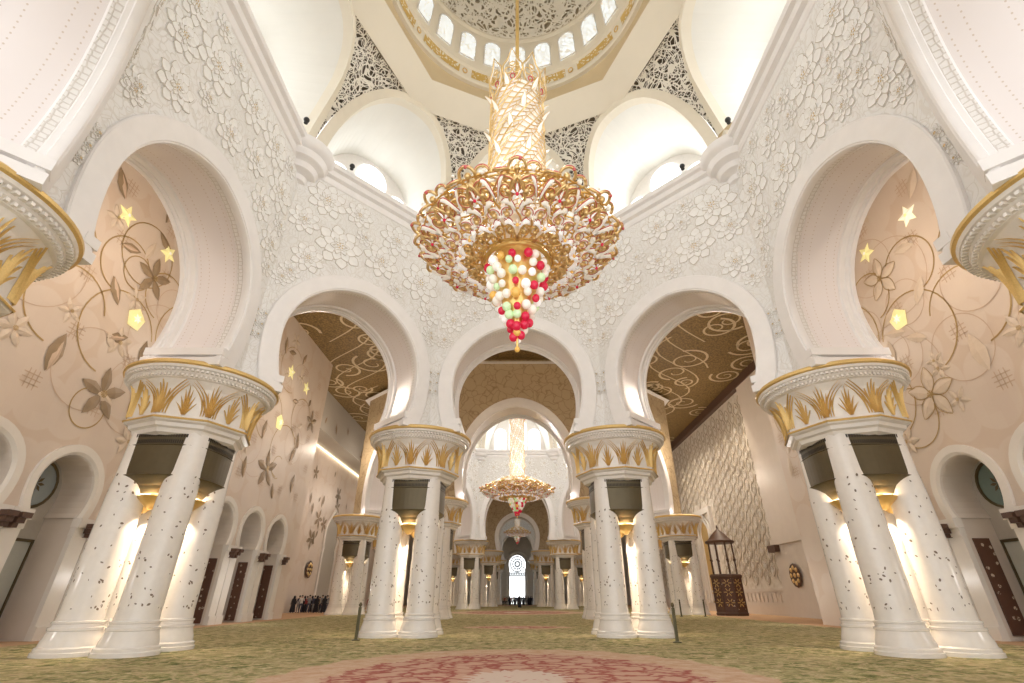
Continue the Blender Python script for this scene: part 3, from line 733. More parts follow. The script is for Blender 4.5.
# ------------------------------------------------------------------ chandeliers
def make_chandelier():
    """origin at the centre of the bowl's rim plane"""
    root = empty('chandelier')
    r = MB(); r.tube([(0, 0, 7.0), (0, 0, 25.6)], .09, 12); r.tube([(0, 0, 7.4), (0, 0, 8.6)], .16, 12)
    r.build('hanging_rod', ['gold'], root, True)
    RR = 3.4
    def surf(rho, th, off=0.):      # under surface of the bowl
        f = (rho - 1.05) / (RR - 1.05); f = max(-.1, min(1.05, f))
        z = -.62 + .62 * (max(0, f)) ** 1.7
        rr = rho + off * .3
        return Vector((rr * cos(th), rr * sin(th), z - off))
    def top(rho, th):
        f = (rho - .9) / (RR - .9)
        return Vector((rho * cos(th), rho * sin(th), .05 + 1.25 * (1 - f) ** .8))
    ring = MB()
    ring.tube([surf(1.07, 2 * pi * i / 48, .06) for i in range(48)], .085, 8, 0, True)
    ring.tube([surf(1.22, 2 * pi * i / 48, .02) for i in range(48)], .04, 6, 0, True)
    ring.build('lower_ring', ['gold'], root, True)
    rb = MB()
    for i in range(32):
        th = 2 * pi * i / 32
        rb.tube([surf(1.1 + (RR - 1.15) * j / 8, th + .10 * sin(j * .9), -.16) for j in range(9)], .035, 5)
        rb.tube([top(1.0 + (RR - 1.05) * j / 6, th) for j in range(7)], .035, 5)
    for rho in (1.6, 2.2, 2.8, 3.3): rb.tube([surf(rho, 2 * pi * i / 64, -.18) for i in range(64)], .03, 5, 0, True)
    for rho in (1.4, 2.1, 2.8): rb.tube([top(rho, 2 * pi * i / 64) for i in range(64)], .03, 5, 0, True)
    rb.build('bowl_frame', ['gold'], root, True)
    # one sixteenth of the scrollwork, repeated round the bowl
    NP = 14; da = 2 * pi / NP
    def panel(var):
        mb = MB()
        def S_(u, rho, off): return surf(rho, u * da / 2, off)      # u -1..1
        def spiral(cu, cr, r0, turns, a0, sg, rad, mi, mi2, rt=.055):
            pts = []; n_ = int(14 * turns) + 4
            for i in range(n_ + 1):
                f = i / n_; rr = r0 * (1 - .82 * f); a = a0 + sg * 2 * pi * turns * f
                rho = cr + rr * sin(a); ang = rr * cos(a) / max(.9, cr) / (da / 2)
                pts.append(S_(cu + ang, rho, .07 + .05 * f))
            mb.tube(pts, rt, 6, mi, taper=lambda f: 1.15 - .5 * f)
            mb.tube([p + Vector((0, 0, -.045)) + Vector((p.x, p.y, 0)).normalized() * .03 for p in pts], rt * .30, 4, mi2, taper=lambda f: 1.1 - .5 * f)
            mb.ball(pts[-1] + Vector((0, 0, -.02)), rt * 1.7, 8, 5, 0)
        for sg in (-1, 1):
            spiral(sg * .50, 2.95, .34, 1.35, pi / 2, sg, 0, 0, 3)
            spiral(sg * .52, 2.25, .26, 1.2, -pi / 2, sg, 0, 1, 3)
            spiral(sg * .50, 1.62, .17, 1.1, pi / 2, -sg, 0, 0, 0, .04)
            # long S stem between spirals
            mb.tube([S_(sg * (.06 + .55 * sin(pi * i / 10)), 1.2 + 2.1 * i / 10, .05) for i in range(11)], .045, 6, 0)
            # fat pale glass leaves
            for (u0, r0, u1, r1, w_, mi) in ((.10, 2.35, .78, 2.62, .13, 1), (.85, 1.95, .15, 1.75, .10, 2), (.95, 2.7, .55, 3.3, .11, 1)):
                L, Rr, Mi = [], [], []
                for i in range(7):
                    f = i / 6; u = u0 + (u1 - u0) * f; rho = r0 + (r1 - r0) * f + .10 * sin(pi * f)
                    ww = w_ * sin(pi * (.1 + .9 * f)) + .01
                    L.append(S_(sg * u, rho - ww, .10)); Rr.append(S_(sg * u, rho + ww, .10)); Mi.append(S_(sg * u, rho, .22))
                mb.loft([L, Mi, Rr], mi); mb.tube(L, .016, 4, 0); mb.tube(Rr, .02, 4, 3)
        # pointed arch with star flower in the centre line
        for sg in (-1, 1): mb.tube([S_(sg * .42 * (cos(pi / 2 * i / 8) ** .8 if i < 8 else 0), 2.35 + .95 * i / 8, .12) for i in range(9)], .05, 6, 0)
        for m, (rc_, sz) in enumerate(((2.85, .24), (1.9, .17))):
            for j in range(5):
                a = 2 * pi * j / 5 + pi / 2
                def q(rr, aa, o): return S_(rr * cos(aa) / rc_ / (da / 2), rc_ + rr * sin(aa), o)
                mb.add([q(.02, a, .2), q(sz * .6, a + .35, .13), q(sz * 1.15, a, .15), q(sz * .6, a - .35, .13)], [(0, 1, 2), (0, 2, 3)], 2 if (m + var) % 2 else 1)
            mb.ball(S_(0, rc_, .2), .055, 8, 5, 5 if m else 4)
        for sg in (-1, 1):
            mb.ball(S_(sg * .9, 2.15, .1), .07, 8, 5, 1); mb.ball(S_(sg * .3, 1.4, .1), .06, 8, 5, 0)
        # leafy broken rim with thin rose coloured edges
        for j, (uc, ww, hh_) in enumerate(((-.62, .30, .16), (.0, .34, .26), (.62, .30, .12))):
            base = [(uc + ww * cos(a), RR - .02 + hh_ * sin(a)) for a in [pi * i / 10 for i in range(11)]]
            mb.tube([Vector((rho * cos(u * da / 2), rho * sin(u * da / 2), .05 + .14 * sin(pi * i / 10) * (1 if j else -1))) for i, (u, rho) in enumerate(base)], .05, 6, 0)
            mb.tube([Vector(((rho + .03) * cos(u * da / 2), (rho + .03) * sin(u * da / 2), .05 + .14 * sin(pi * i / 10) * (1 if j else -1))) for i, (u, rho) in enumerate(base)], .026, 5, 3)
            mb.ball(Vector(((RR - .02) * cos(uc * da / 2), (RR - .02) * sin(uc * da / 2), .08)), .08 + .03 * (j == 1), 8, 6, 1 if j != 1 else 0)
            mb.ball(Vector(((RR + hh_) * cos((uc + .1) * da / 2), (RR + hh_) * sin((uc + .1) * da / 2), .12)), .05, 8, 6, (1, 3, 0)[j])
        # upper side scrolls
        for sg in (-1, 1):
            pts = []
            for i in range(16):
                f = i / 15; rr = .38 * (1 - .75 * f); a = 2 * pi * 1.2 * f
                rho = 2.5 + rr * sin(a); p = top(rho, (sg * .5 + rr * cos(a) / 2.5 / (da / 2)) * da / 2); p.z += .06; pts.append(p)
            mb.tube(pts, .055, 5, 1 if sg > 0 else 0)
            mb.tube([top(1.2 + 2.0 * i / 8, sg * (.2 + .6 * sin(pi * i / 8)) * da / 2) + Vector((0, 0, .05)) for i in range(9)], .045, 5, 0)
        mb.ball(top(1.7, 0) + Vector((0, 0, .1)), .10, 8, 5, 1); mb.ball(top(2.9, 0) + Vector((0, 0, .1)), .09, 8, 5, 0)
        return mb.mesh('scroll_panel', ['pale_gold', 'glass_warm', 'glass_white', 'rose_edge', 'glass_red', 'glass_amber'], True)
    pm = [panel(0), panel(1)]
    for i in range(NP):
        o = bpy.data.objects.new('scroll_panel', pm[i % 2]); COL.objects.link(o); o.parent = root; o.rotation_euler = (0, 0, i * da + pi / 2)
    # stem: glass plates in rising spirals with gold cames
    st = MB(); st.lathe([(.80, .6), (.80, 6.9)], (0, 0), 24, 1)
    NC = 10; RT = 24
    for j in range(RT):
        z0 = .7 + 6.2 * j / RT; z1 = .7 + 6.2 * (j + 1.25) / RT
        for i in range(NC):
            a = 2 * pi * (i + j * .22) / NC; w_ = 2 * pi / NC * .5
            p = []
            for aa, rr, z in ((a - w_, .98, z0 + .12), (a, 1.0, z0 - .06), (a + w_, .98, z0 + .12), (a + w_, .88, z1 + .12), (a, .92, z1 - .02), (a - w_, .88, z1 + .12)):
                p.append((rr * cos(aa), rr * sin(aa), z))
            st.add(p, [(0, 1, 4, 5), (1, 2, 3, 4)], 1 if (i + j) % 4 else 2)
            st.tube([p[5], p[0], p[1], p[2]], .018, 4, 0)
    for i in range(NC):
        for off in (0, .5):
            st.tube([(1.0 * cos(2 * pi * (i + off + j * .22) / NC), 1.0 * sin(2 * pi * (i + off + j * .22) / NC), .7 + 6.2 * j / RT) for j in range(RT + 1)], .028 if off == 0 else .015, 5, 0)
    st.build('stem', ['pale_gold', 'glass_warm', 'glass_white'], root)
    # little leaves standing off the stem
    lf = MB()
    L, Rr, Mi = [], [], []
    for i in range(7):
        f = i / 6; w_ = .11 * sin(pi * (.08 + .92 * f)); x = .95 + .42 * f; z = .55 * f
        L.append((x, -w_, z)); Rr.append((x, w_, z)); Mi.append((x + .04, 0, z - .03))
    lf.loft([L, Mi, Rr], 0); lf.tube(L, .016, 4, 1); lf.tube(Rr, .016, 4, 1); lf.ball((1.12, 0, .25), .045, 6, 4, 2)
    lm = lf.mesh('stem_leaf', ['glass_warm', 'pale_gold', 'rose_edge'], True)
    for i in range(36):
        o = bpy.data.objects.new('stem_leaf', lm); COL.objects.link(o); o.parent = root
        o.location = (0, 0, .9 + 5.6 * (i // 6) / 5); o.rotation_euler = (0, 0, 2 * pi * (i % 6) / 6 + (i // 6) * .45)
    # crown of spade shaped filigree leaves
    cm = MB()
    def sp(x, h): return (.92 + .45 * (h / 1.7) + .10 * sin(h * 3), x, 6.75 + h)
    out = [(.0, .1), (.28, .3), (.42, .6), (.40, .9), (.22, 1.25), (0, 1.75), (-.22, 1.25), (-.40, .9), (-.42, .6), (-.28, .3)]
    cm.tube([sp(x, h) for x, h in out], .035, 5, 0, True); cm.tube([sp(x * .8, .1 + h * .85) for x, h in out], .016, 4, 1, True)
    for x, h, r_ in ((-.17, .62, .15), (.17, .62, .15), (0, .95, .12), (0, .35, .10)):
        cm.tube([sp(x + r_ * cos(a), h + r_ * sin(a)) for a in [2 * pi * i / 10 for i in range(10)]], .028, 5, 2 if h < .5 else 0, True)
    cm.add([sp(0, .4), sp(.1, .75), sp(0, 1.2), sp(-.1, .75)], [(0, 1, 2, 3)], 1)
    cmm = cm.mesh('crown_leaf', ['pale_gold', 'glass_warm', 'rose_edge'], True)
    for i in range(9):
        o = bpy.data.objects.new('crown_leaf', cmm); COL.objects.link(o); o.parent = root; o.rotation_euler = (0, 0, 2 * pi * i / 9 + .35)
    # pendant of crystal balls
    core = MB(); core.lathe([(.84, -.5), (.76, -1.2), (.58, -1.9), (.32, -2.5), (.12, -2.9), (.05, -3.2)], (0, 0), 20, 1)
    core.tube([(0, 0, -3.1), (0, 0, -3.6)], .04, 6, 1); core.ball((0, 0, -3.62), .09, 8, 6, 2)
    core.build('pendant_core', ['glass_warm', 'gold', 'glass_amber'], root, True)
    balls = {}
    for nm in ('glass_red', 'glass_white', 'glass_green', 'glass_amber', 'glass_warm'):
        b = MB(); b.ball((0, 0, 0), 1, 16, 10); me = b.mesh('crystal_ball', [nm], True); balls[nm] = me
    rnd = random.Random(5); cnt = 0
    for ringi, (z, rr, n_) in enumerate(((-.92, .98, 15), (-1.22, .95, 15), (-1.52, .88, 14), (-1.82, .78, 13), (-2.12, .66, 12), (-2.42, .52, 10), (-2.70, .38, 8), (-2.96, .25, 6), (-3.2, .12, 4))):
        for i in range(n_):
            a = 2 * pi * (i + .5 * (ringi % 2)) / n_ + rnd.uniform(-.1, .1)
            nm = rnd.choice(('glass_red', 'glass_red', 'glass_red', 'glass_white', 'glass_green', 'glass_warm', 'glass_amber', 'glass_warm', 'glass_white'))
            o = bpy.data.objects.new('crystal_ball', balls[nm]); COL.objects.link(o); o.parent = root
            o.location = (rr * cos(a), rr * sin(a), z + rnd.uniform(-.08, .08)); q = rnd.uniform(.11, .165); o.scale = (q, q, q)
            if nm == 'glass_red': o['label'] = 'ruby red crystal ball'
            cnt += 1
    return root
ch = make_chandelier(); ch.location = (0, Y1, 12.45); ch.scale = (1, 1, 1.13); index_kids()
tag(ch, 'huge foreground gold chandelier with ruby balls hanging at top centre', 'chandelier', 'chandeliers on the central axis')
c2 = copy_tree(ch); c2.location = (0, Y2, 13.7); c2.scale = (1.36, 1.36, 1.36); c2['label'] = 'second gold chandelier, seen whole through the central arch'
c3 = copy_tree(ch); c3.location = (0, Y3, 14.2); c3.scale = (.85, .85, 1.0); c3['label'] = 'smallest and farthest chandelier, seen below the second one'
for o in KIDS[ch.name]:
    if o.name.split('.')[0] == 'stem': o.scale = (1.13, 1.13, 1)
for c_ in (c2, c3):
    for o in KIDS[c_.name]:
        if o.name.split('.')[0] in ('stem', 'stem_leaf', 'crown_leaf'): o.scale = (.72, .72, 1)
        if o.name.split('.')[0] == 'pendant_core': o.scale = (.8, .8, .66)
        if o.name.split('.')[0] == 'crystal_ball': o.location = (o.location.x * .8, o.location.y * .8, o.location.z * .66)

# ------------------------------------------------------------------ floor, ceiling, outer walls
mb = MB(); mb.add([(-30, -6, 0), (30, -6, 0), (30, 140, 0), (-30, 140, 0)], [(0, 1, 2, 3)])
struct(mb.build('floor', 'carpet'), 'green and beige floral carpet with red medallions')
mb = MB()
halls = ((Y1, 14.17), (Y2, 18.4), (Y3, 14.17))
def inside(x, y):
    for cy_, ao in halls:
        if all(x * cos(k * pi / 4) + (y - cy_) * sin(k * pi / 4) < ao - 1.3 for k in range(8)): return True
    return False
for i in range(-30, 30):
    for j in range(-6, 140):
        if not inside(i + .5, j + .5): mb.add([(i, j, ZC), (i + 1, j, ZC), (i + 1, j + 1, ZC), (i, j + 1, ZC)], [(0, 1, 2, 3)])
rnd = random.Random(11)
def spiral_ribbon(cx, cy, r0, turns, a0, sg, w_):
    A, B = [], []
    n_ = int(turns * 22)
    for i in range(n_ + 1):
        f = i / n_; r = r0 * (1 - .86 * f); a = a0 + sg * 2 * pi * turns * f; ww = w_ * (1.1 - .6 * f)
        A.append((cx + (r - ww) * cos(a), cy + (r - ww) * sin(a), ZC - .06)); B.append((cx + (r + ww) * cos(a), cy + (r + ww) * sin(a), ZC - .06))
    mb.loft([A, B], 1)
for sx in (-1, 1):
    for i in range(64):
        x = sx * rnd.uniform(10, 25); y = 14 + i * 1.25 + rnd.uniform(-1, 1)
        if inside(x, y): continue
        spiral_ribbon(x, y, rnd.uniform(1.2, 2.3), rnd.uniform(1.2, 2), rnd.uniform(0, 6), rnd.choice((-1, 1)), .13)
    for i in range(10):
        pts = [(sx * (17.5 + 3.5 * sin(.35 * q + i)), 16 + i * 6 + q * 1.0) for q in range(14)]
        A = [(x - .1, y, ZC - .05) for x, y in pts]; B = [(x + .1, y, ZC - .05) for x, y in pts]; mb.loft([A, B], 1)
struct(mb.build('ceiling', ['ceil', 'scroll']), 'dark gold aisle ceiling with pale scrolling vines')

def mural_wall(sx, name, side, y0, y1):
    """outer wall at x = 20 sx with horseshoe niches along its foot"""
    X = 20.0 * sx; H0 = ZC; mb = MB()
    ys = [17.4 + 4.15 * i for i in range(-5, 7)]; ys = [y for y in ys if y0 + 2.2 < y < y1 - 2.2]
    zc, zs, ri, ro = 5.85, 4.75, 1.42, 1.86
    edges = [y0] + [(ys[i] + ys[i + 1]) / 2 for i in range(len(ys) - 1)] + [y1]
    for i, yc in enumerate(ys):
        A = arch(ri, zc, zs, 24)
        pts = [(edges[i], 0), (edges[i], H0), (edges[i + 1], H0), (edges[i + 1], 0), (yc + 1.28, 0), (yc + 1.28, zs)] + [(yc + x, z) for x, z in A] + [(yc - 1.28, zs), (yc - 1.28, 0)]
        mb.poly([(X, y, z) for y, z in pts], 0)
    wall = struct(mb.build(name, ['mural']), 'tall beige %s mural wall with inlaid vines and lit glass flowers' % side)
    # flower inlays
    f = MB()
    def fr(y, z, o): return (X - sx * o, y, z)
    def ringc(y, z, r, w_=.05, mi=1, a0=0, a1=2 * pi):
        if y + r > y1 - .1 or z + r > 23.5 or z - r < 7.7: return
        n_ = max(10, int(36 * (a1 - a0) / 6.28)); A = [fr(y + (r - w_) * cos(a0 + (a1 - a0) * i / n_), z + (r - w_) * sin(a0 + (a1 - a0) * i / n_), .02) for i in range(n_ + 1)]
        B = [fr(y + (r + w_) * cos(a0 + (a1 - a0) * i / n_), z + (r + w_) * sin(a0 + (a1 - a0) * i / n_), .02) for i in range(n_ + 1)]; f.loft([A, B], mi)
    def petal(y, z, L, wd, a, mi, o=.03):
        if y > y1 - .3 or y + L * cos(a) > y1 - .2: return
        pr = [(0, 0), (.25, .7), (.5, 1), (.78, .6), (1, 0), (.78, -.6), (.5, -1), (.25, -.7)]
        pts = [fr(y + (u * L) * cos(a) - v * wd * sin(a), z + (u * L) * sin(a) + v * wd * cos(a), o) for u, v in pr]
        f.add(pts + [fr(y + .5 * L * cos(a), z + .5 * L * sin(a), o + .07)], [(i, (i + 1) % 8, 8) for i in range(8)], mi)
    def flower(y, z, s_, rot, mi, n_=5, o=.03):
        if y + s_ > y1 - .1: return
        for k in range(n_): petal(y, z, s_, s_ * .22, rot + 2 * pi * k / n_, mi, o)
        for k in range(10):
            a = 2 * pi * k / 10; f.add([fr(y + .14 * s_ * cos(a + q), z + .14 * s_ * sin(a + q), o + .08) for q in (-.2, .2)] + [fr(y, z, o + .09)], [(0, 1, 2)], 1)
    def star(y, z, s_, rot, mi):
        if y + s_ > y1: return
        pts = []
        for k in range(10):
            a = rot + pi * k / 5; r = s_ if k % 2 == 0 else s_ * .48; pts.append((y + r * cos(a), z + r * sin(a)))
        f.add([fr(a, b, .04) for a, b in pts] + [fr(y, z, .14)], [(i, (i + 1) % 10, 10) for i in range(10)], mi)
        f.add([fr(y + .16 * s_ * cos(2 * pi * i / 6), z + .16 * s_ * sin(2 * pi * i / 6), .16) for i in range(6)], [tuple(range(6))], 2 if mi == 3 else 3)
    def pent(y, z, s_, mi):
        if y + s_ > y1: return
        f.add([fr(y + s_ * cos(pi / 2 + 2 * pi * i / 5), z + s_ * sin(pi / 2 + 2 * pi * i / 5), .04) for i in range(5)] + [fr(y, z, .12)], [(i, (i + 1) % 5, 5) for i in range(5)], mi)
        ringc(y, z, s_ * .42, .02, 1); f.v = [v for v in f.v]
        for k in range(6): petal(y, z, s_ * .45, s_ * .1, k * pi / 3, 3 if mi == 2 else 2, .13)
    def hashm(y, z, s_):
        if y + s_ > y1: return
        for q in (-.5, 0, .5):
            for (dy, dz) in ((1, 0), (0, 1)):
                a = (y + q * s_ * dz - dy * s_, z + q * s_ * dy - dz * s_); b = (y + q * s_ * dz + dy * s_, z + q * s_ * dy + dz * s_)
                w_ = .022
                f.add([fr(a[0] - w_ * dz, a[1] - w_ * dy, .012), fr(b[0] - w_ * dz, b[1] - w_ * dy, .012), fr(b[0] + w_ * dz, b[1] + w_ * dy, .012), fr(a[0] + w_ * dz, a[1] + w_ * dy, .012)], [(0, 1, 2, 3)], 4)
    dark = 0 if sx < 0 else 5
    # placed where the photograph shows them along the wall
    for (y, z, s_, r_) in ((18.3, 18.8, .62, .3), (21.5, 18.9, .62, 1.0), (38.2, 19.1, .75, .4), (41.6, 19.0, .7, .2)): star(y, z, s_, r_, 2 if (sx < 0 or y > 20) else 3)
    pent(21.3, 14.4, .62, 2); pent(38.3, 14.5, .7, 2)
    for (y, z, s_) in ((21.3, 10.2, 1.35), (21.3, 17.0, 1.25), (38.1, 10.6, 1.6), (29.5, 16.5, 1.3), (30.0, 10.5, 1.3), (13.5, 11, 1.3), (13, 17, 1.2), (44.2, 16.5, 1.2)):
        flower(y, z, s_, .45, dark)
        if sx > 0 and y + s_ < y1 - .1:
            for k in range(5): 
                a = .45 + 2 * pi * k / 5; ca, sa = cos(a), sin(a)
                for sg in (-1, 1):
                    A_, B_ = [], []
                    for i in range(9):
                        u = i / 8; v = sg * .24 * sin(pi * u)
                        for lst, e in ((A_, 0), (B_, .03)):
                            yy = y + s_ * (u * ca - (v + e * sg) * sa); zz = z + s_ * (u * sa + (v + e * sg) * ca); lst.append(fr(yy, zz, .05))
                    f.loft([A_, B_], 1)
    for (y, z, L, a) in ((18.2, 10.0, 1.9, 1.5), (19.1, 15.6, 1.5, -.9), (18.7, 17.3, 1.3, .3), (20.5, 20.3, 1.6, 1.4), (20.2, 12.7, 1.3, .5), (22.7, 12.3, 1.5, 1.7), (17.8, 19.4, 1.6, 2.2),
                         (36.5, 20, 1.6, 1.8), (39.8, 20.6, 1.4, 1.2), (39.6, 17, 1.2, .2), (36.2, 12.5, 1.6, 1.5), (41.5, 12, 1.8, 1.1), (43.0, 9.6, 1.7, 1.5), (35, 9.2, 1.6, 1.7), (40, 8.6, 1.3, 1.9), (42.5, 13.4, 1.5, 1.9), (33.2, 14, 1.5, .8), (27, 13, 1.6, 1.9), (25.5, 9.8, 1.5, 1.3), (15.6, 14.5, 1.4, 1.2), (15, 8.8, 1.3, .8)):
        petal(y, z, L, L * .2, a, dark)
        if sx < 0: petal(y + .05, z, L * .8, L * .09, a, 4, .07)
    for (y, z, r_) in ((17.8, 13.0, 1.9), (20.7, 13.2, 2.2), (16.05, 15.5, 1.8), (19.5, 16.5, 1.5), (17.9, 9.0, 2.4), (22.5, 16.5, 1.4), (36.5, 14.5, 2.0), (40, 12.5, 2.2), (42, 16, 1.9), (25, 15, 2.2), (28.5, 12.5, 2.4), (32, 17, 2.0), (13.5, 12.5, 2.0), (38, 8.8, 1.6)):
        ringc(y, z, r_, .035, 1, .3, 4.6)
        if sx > 0: ringc(y + 1.1, z - 1.5, r_ * .8, .02, 4)
    for i in range(60):
        y = 8 + (i % 12) * 3.3 + .8 * ((i // 12) % 2); z = 9.5 + 2.7 * (i // 12)
        hashm(y, z, .42)
    for (y, z) in ((24, 21), (27, 20), (34, 21.5), (31, 13.2), (23.8, 8.6), (16.3, 11), (34.2, 11.5)): flower(y, z, .8, .1, 5, 6)
    rr_ = random.Random(21 if sx < 0 else 22)
    for i in range(40):
        y = rr_.uniform(6, y1 - 2); z = rr_.uniform(9, 22); r_ = rr_.uniform(.8, 2.2)
        ringc(y, z, r_, .018 if i % 3 else .03, 1 if i % 3 == 0 else 4, 0 if i % 2 else 1.0, 2 * pi if i % 2 else 5.2)
        if i % 2: petal(y, z + r_, rr_.uniform(.8, 1.5), .24, rr_.uniform(0, 6), dark if i % 4 == 1 and sx < 0 else 5)
    for i in range(26): flower(rr_.uniform(6, y1 - 2), rr_.uniform(8.5, 22.5), rr_.uniform(.5, .9), rr_.uniform(0, 6), 5, 5, .015)
    struct(f.build('mural_inlay', ['brown_leaf', 'ring', 'lit_yellow', 'lit_white', 'faint', 'paleflower'], wall))
    # niches
    for i, yc in enumerate(ys):
        n = MB(); D = 1.5
        A_in = arch(ri, zc, zs, 24)
        def row(A, d): return [(X + sx * d, yc + x, z) for x, z in A]
        jam = [(1.28, 0), (1.28, zs)] + A_in + [(-1.28, zs), (-1.28, 0)]
        n.loft([row(jam, -.0), row(jam, D)], 0)
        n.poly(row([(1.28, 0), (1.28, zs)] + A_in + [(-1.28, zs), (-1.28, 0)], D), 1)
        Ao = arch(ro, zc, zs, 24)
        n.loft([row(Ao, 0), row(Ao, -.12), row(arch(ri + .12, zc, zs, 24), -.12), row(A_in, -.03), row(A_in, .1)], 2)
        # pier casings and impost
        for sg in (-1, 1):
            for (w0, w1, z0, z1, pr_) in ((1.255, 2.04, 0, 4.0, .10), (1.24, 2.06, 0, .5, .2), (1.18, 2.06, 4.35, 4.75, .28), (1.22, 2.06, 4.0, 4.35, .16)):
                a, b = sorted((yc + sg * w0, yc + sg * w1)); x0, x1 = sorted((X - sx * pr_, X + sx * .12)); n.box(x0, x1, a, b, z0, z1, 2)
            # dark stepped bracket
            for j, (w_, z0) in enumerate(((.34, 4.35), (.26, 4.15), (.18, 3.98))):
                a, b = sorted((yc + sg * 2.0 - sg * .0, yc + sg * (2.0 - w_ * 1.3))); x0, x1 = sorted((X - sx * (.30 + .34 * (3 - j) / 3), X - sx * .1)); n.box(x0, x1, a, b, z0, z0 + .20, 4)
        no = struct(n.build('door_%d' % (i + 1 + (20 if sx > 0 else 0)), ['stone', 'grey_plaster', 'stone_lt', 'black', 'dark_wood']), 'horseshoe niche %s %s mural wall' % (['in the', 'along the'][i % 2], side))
        g = MB()
        g.prism([(X + sx * (D - .05), yc + (ri - .45) * cos(a), zc + .2 + (ri - .45) * sin(a)) for a in [2 * pi * j / 24 for j in range(24)]], (-sx * .04, 0, 0), 0)
        g.tube([(X + sx * (D - .1), yc + (ri - .42) * cos(a), zc + .2 + (ri - .42) * sin(a)) for a in [2 * pi * j / 24 for j in range(24)]], .07, 5, 1, True)
        for j in range(8):
            a = j * pi / 4; b = (yc, zc + .2)
            g.add([(X + sx * (D - .11), b[0] + r_ * cos(a + e), b[1] + r_ * sin(a + e)) for r_, e in ((.04, 0), (.25, .3), (.42, 0), (.25, -.3))], [(0, 1, 2, 3)], 1)
        g.build('round_window_pane', ['blue_pane' if sx < 0 else 'green_pane', 'bronze'], no)
        d = MB()
        x0, x1 = sorted((X + sx * (D - .12), X + sx * (D - .04)))
        d.box(x0, x1, yc - 1.0, yc + 1.0, .15, 3.7, 0)
        for a_, b_, c_, e_ in ((-1.06, -.98, .1, 3.8), (.98, 1.06, .1, 3.8), (-.04, .04, .1, 3.8)):
            d.box(*sorted((X + sx * (D - .18), X + sx * (D - .03))), yc + a_, yc + b_, c_, e_, 1)
        d.box(*sorted((X + sx * (D - .18), X + sx * (D - .03))), yc - 1.06, yc + 1.06, 3.7, 3.82, 1)
        d.build('glass_door_leaf', ['door_glass', 'bronze'], no)
        if (sx < 0 and i >= 8) or (sx > 0 and i in (5, 6, 7, 8)) or (sx < 0 and i == 3):
            s2 = MB(); ya = yc + (1.22 if sx < 0 else 1.22)
            s2.box(*sorted((X + sx * .3, X + sx * 1.0)), ya - .03, ya + .04, .2 if sx > 0 else .1, 3.9, 0)
            s2.build('carved_screen', ['screen'], no)
    pl = MB(); pl.box(*sorted((X - sx * .06, X + sx * .02)), y0, y1, 0, .0001, 0)
    return wall
mural_wall(-1, 'wall_west', 'left', -4, 46.5)
mural_wall(1, 'wall_east', 'right', -4, 36)

# returns and deeper aisle walls
mb = MB()
mb.add([(-20, 46.5, 0), (-20, 46.5, ZC), (-30, 46.5, ZC), (-30, 46.5, 0)], [(0, 1, 2, 3)])
mb.add([(-26, 46.5, 0), (-26, 138, 0), (-26, 138, ZC), (-26, 46.5, ZC)], [(0, 1, 2, 3)])
w3 = struct(mb.build('wall_west_far', ['mural']), 'deeper left wall with leaf inlays beyond the mural wall corner')
mb = MB(); rnd = random.Random(3)
for i in range(70):
    y = rnd.uniform(50, 100); z = rnd.uniform(7, 23); s_ = rnd.uniform(.7, 1.5); a = rnd.uniform(1, 2.2); xx = -25.95 if z < 18 else -22.95
    if 17 < z < 19.6: continue
    kk = 5 if i % 4 == 0 else 1
    for k in range(kk):
        aa = a + (2 * pi * k / 5 if kk > 1 else 0)
        pts = [(xx, y + (u * s_) * cos(aa) - v * s_ * .2 * sin(aa), z + (u * s_) * sin(aa) + v * s_ * .2 * cos(aa)) for u, v in ((0, 0), (.3, .8), (.6, 1), (1, 0), (.6, -1), (.3, -.8))]
        mb.add(pts, [tuple(range(6))], 0)
struct(mb.build('leaf_inlay', ['brown_leaf'], w3))
mb = MB(); mb.box(-25.9, -23, 46.7, 138, 19.0, 23.65, 0)
bk = struct(mb.build('ceiling_bulkhead', ['grey_plaster']), 'grey dropped gallery box above the deeper left wall')
mb = MB(); mb.box(-25.9, -25.75, 52, 100, 18.8, 18.9, 0); mb.build('cove_light', ['strip'], bk)
# tall lancet recess on deeper left wall
mb = MB()
for yc in (54.5, 71):
    A = arch(2.6, 9.0, 7.2, 20, .35); pts = [(2.45, 0), (2.45, 7.2)] + A + [(-2.45, 7.2), (-2.45, 0)]
    mb.poly([(-25.9, yc + x, z) for x, z in pts], 0)
    mb.tube([(-25.85, yc + x, z) for x, z in pts], .16, 5, 1)
struct(mb.build('door_51', ['grey_plaster', 'stone_lt']), 'tall lancet recesses in the deeper left wall')

# right relief wall
mb = MB()
mb.add([(20, 36, 0), (20, 36, ZC), (30, 36, ZC), (30, 36, 0)], [(0, 1, 2, 3)], 1)
mb.add([(25.6, 36, 2.3), (25.6, 100, 2.3), (25.6, 100, 22.7), (25.6, 36, 22.7)], [(0, 1, 2, 3)], 0)
mb.box(25.1, 25.9, 36, 50.5, 0, 22.7, 1); mb.box(24.9, 25.9, 36, 50.5, 6.0, 6.5, 1); mb.box(24.6, 25.9, 49.3, 50.7, 5.4, 6.0, 2)
mb.box(25.35, 25.9, 50.5, 100, 0, .9, 1); mb.box(25.5, 25.9, 50.5, 100, .9, 2.1, 1); mb.box(25.4, 25.9, 50.5, 100, 2.1, 2.35, 1)
mb.box(25.0, 25.9, 36, 138, 22.7, 23.69, 2); mb.box(25.6, 25.9, 100, 138, 0, ZC, 1)
for i in range(52):
    yy = 51 + i * .93; mb.box(25.42, 25.5, yy, yy + .55, 1.15, 1.95, 1)
w4 = struct(mb.build('wall_east_far', ['trefoil', 'stone', 'dark_wood']), 'right wall covered in carved trefoil relief, lit from above by downlights')
rl = MB(); rr_ = random.Random(8)
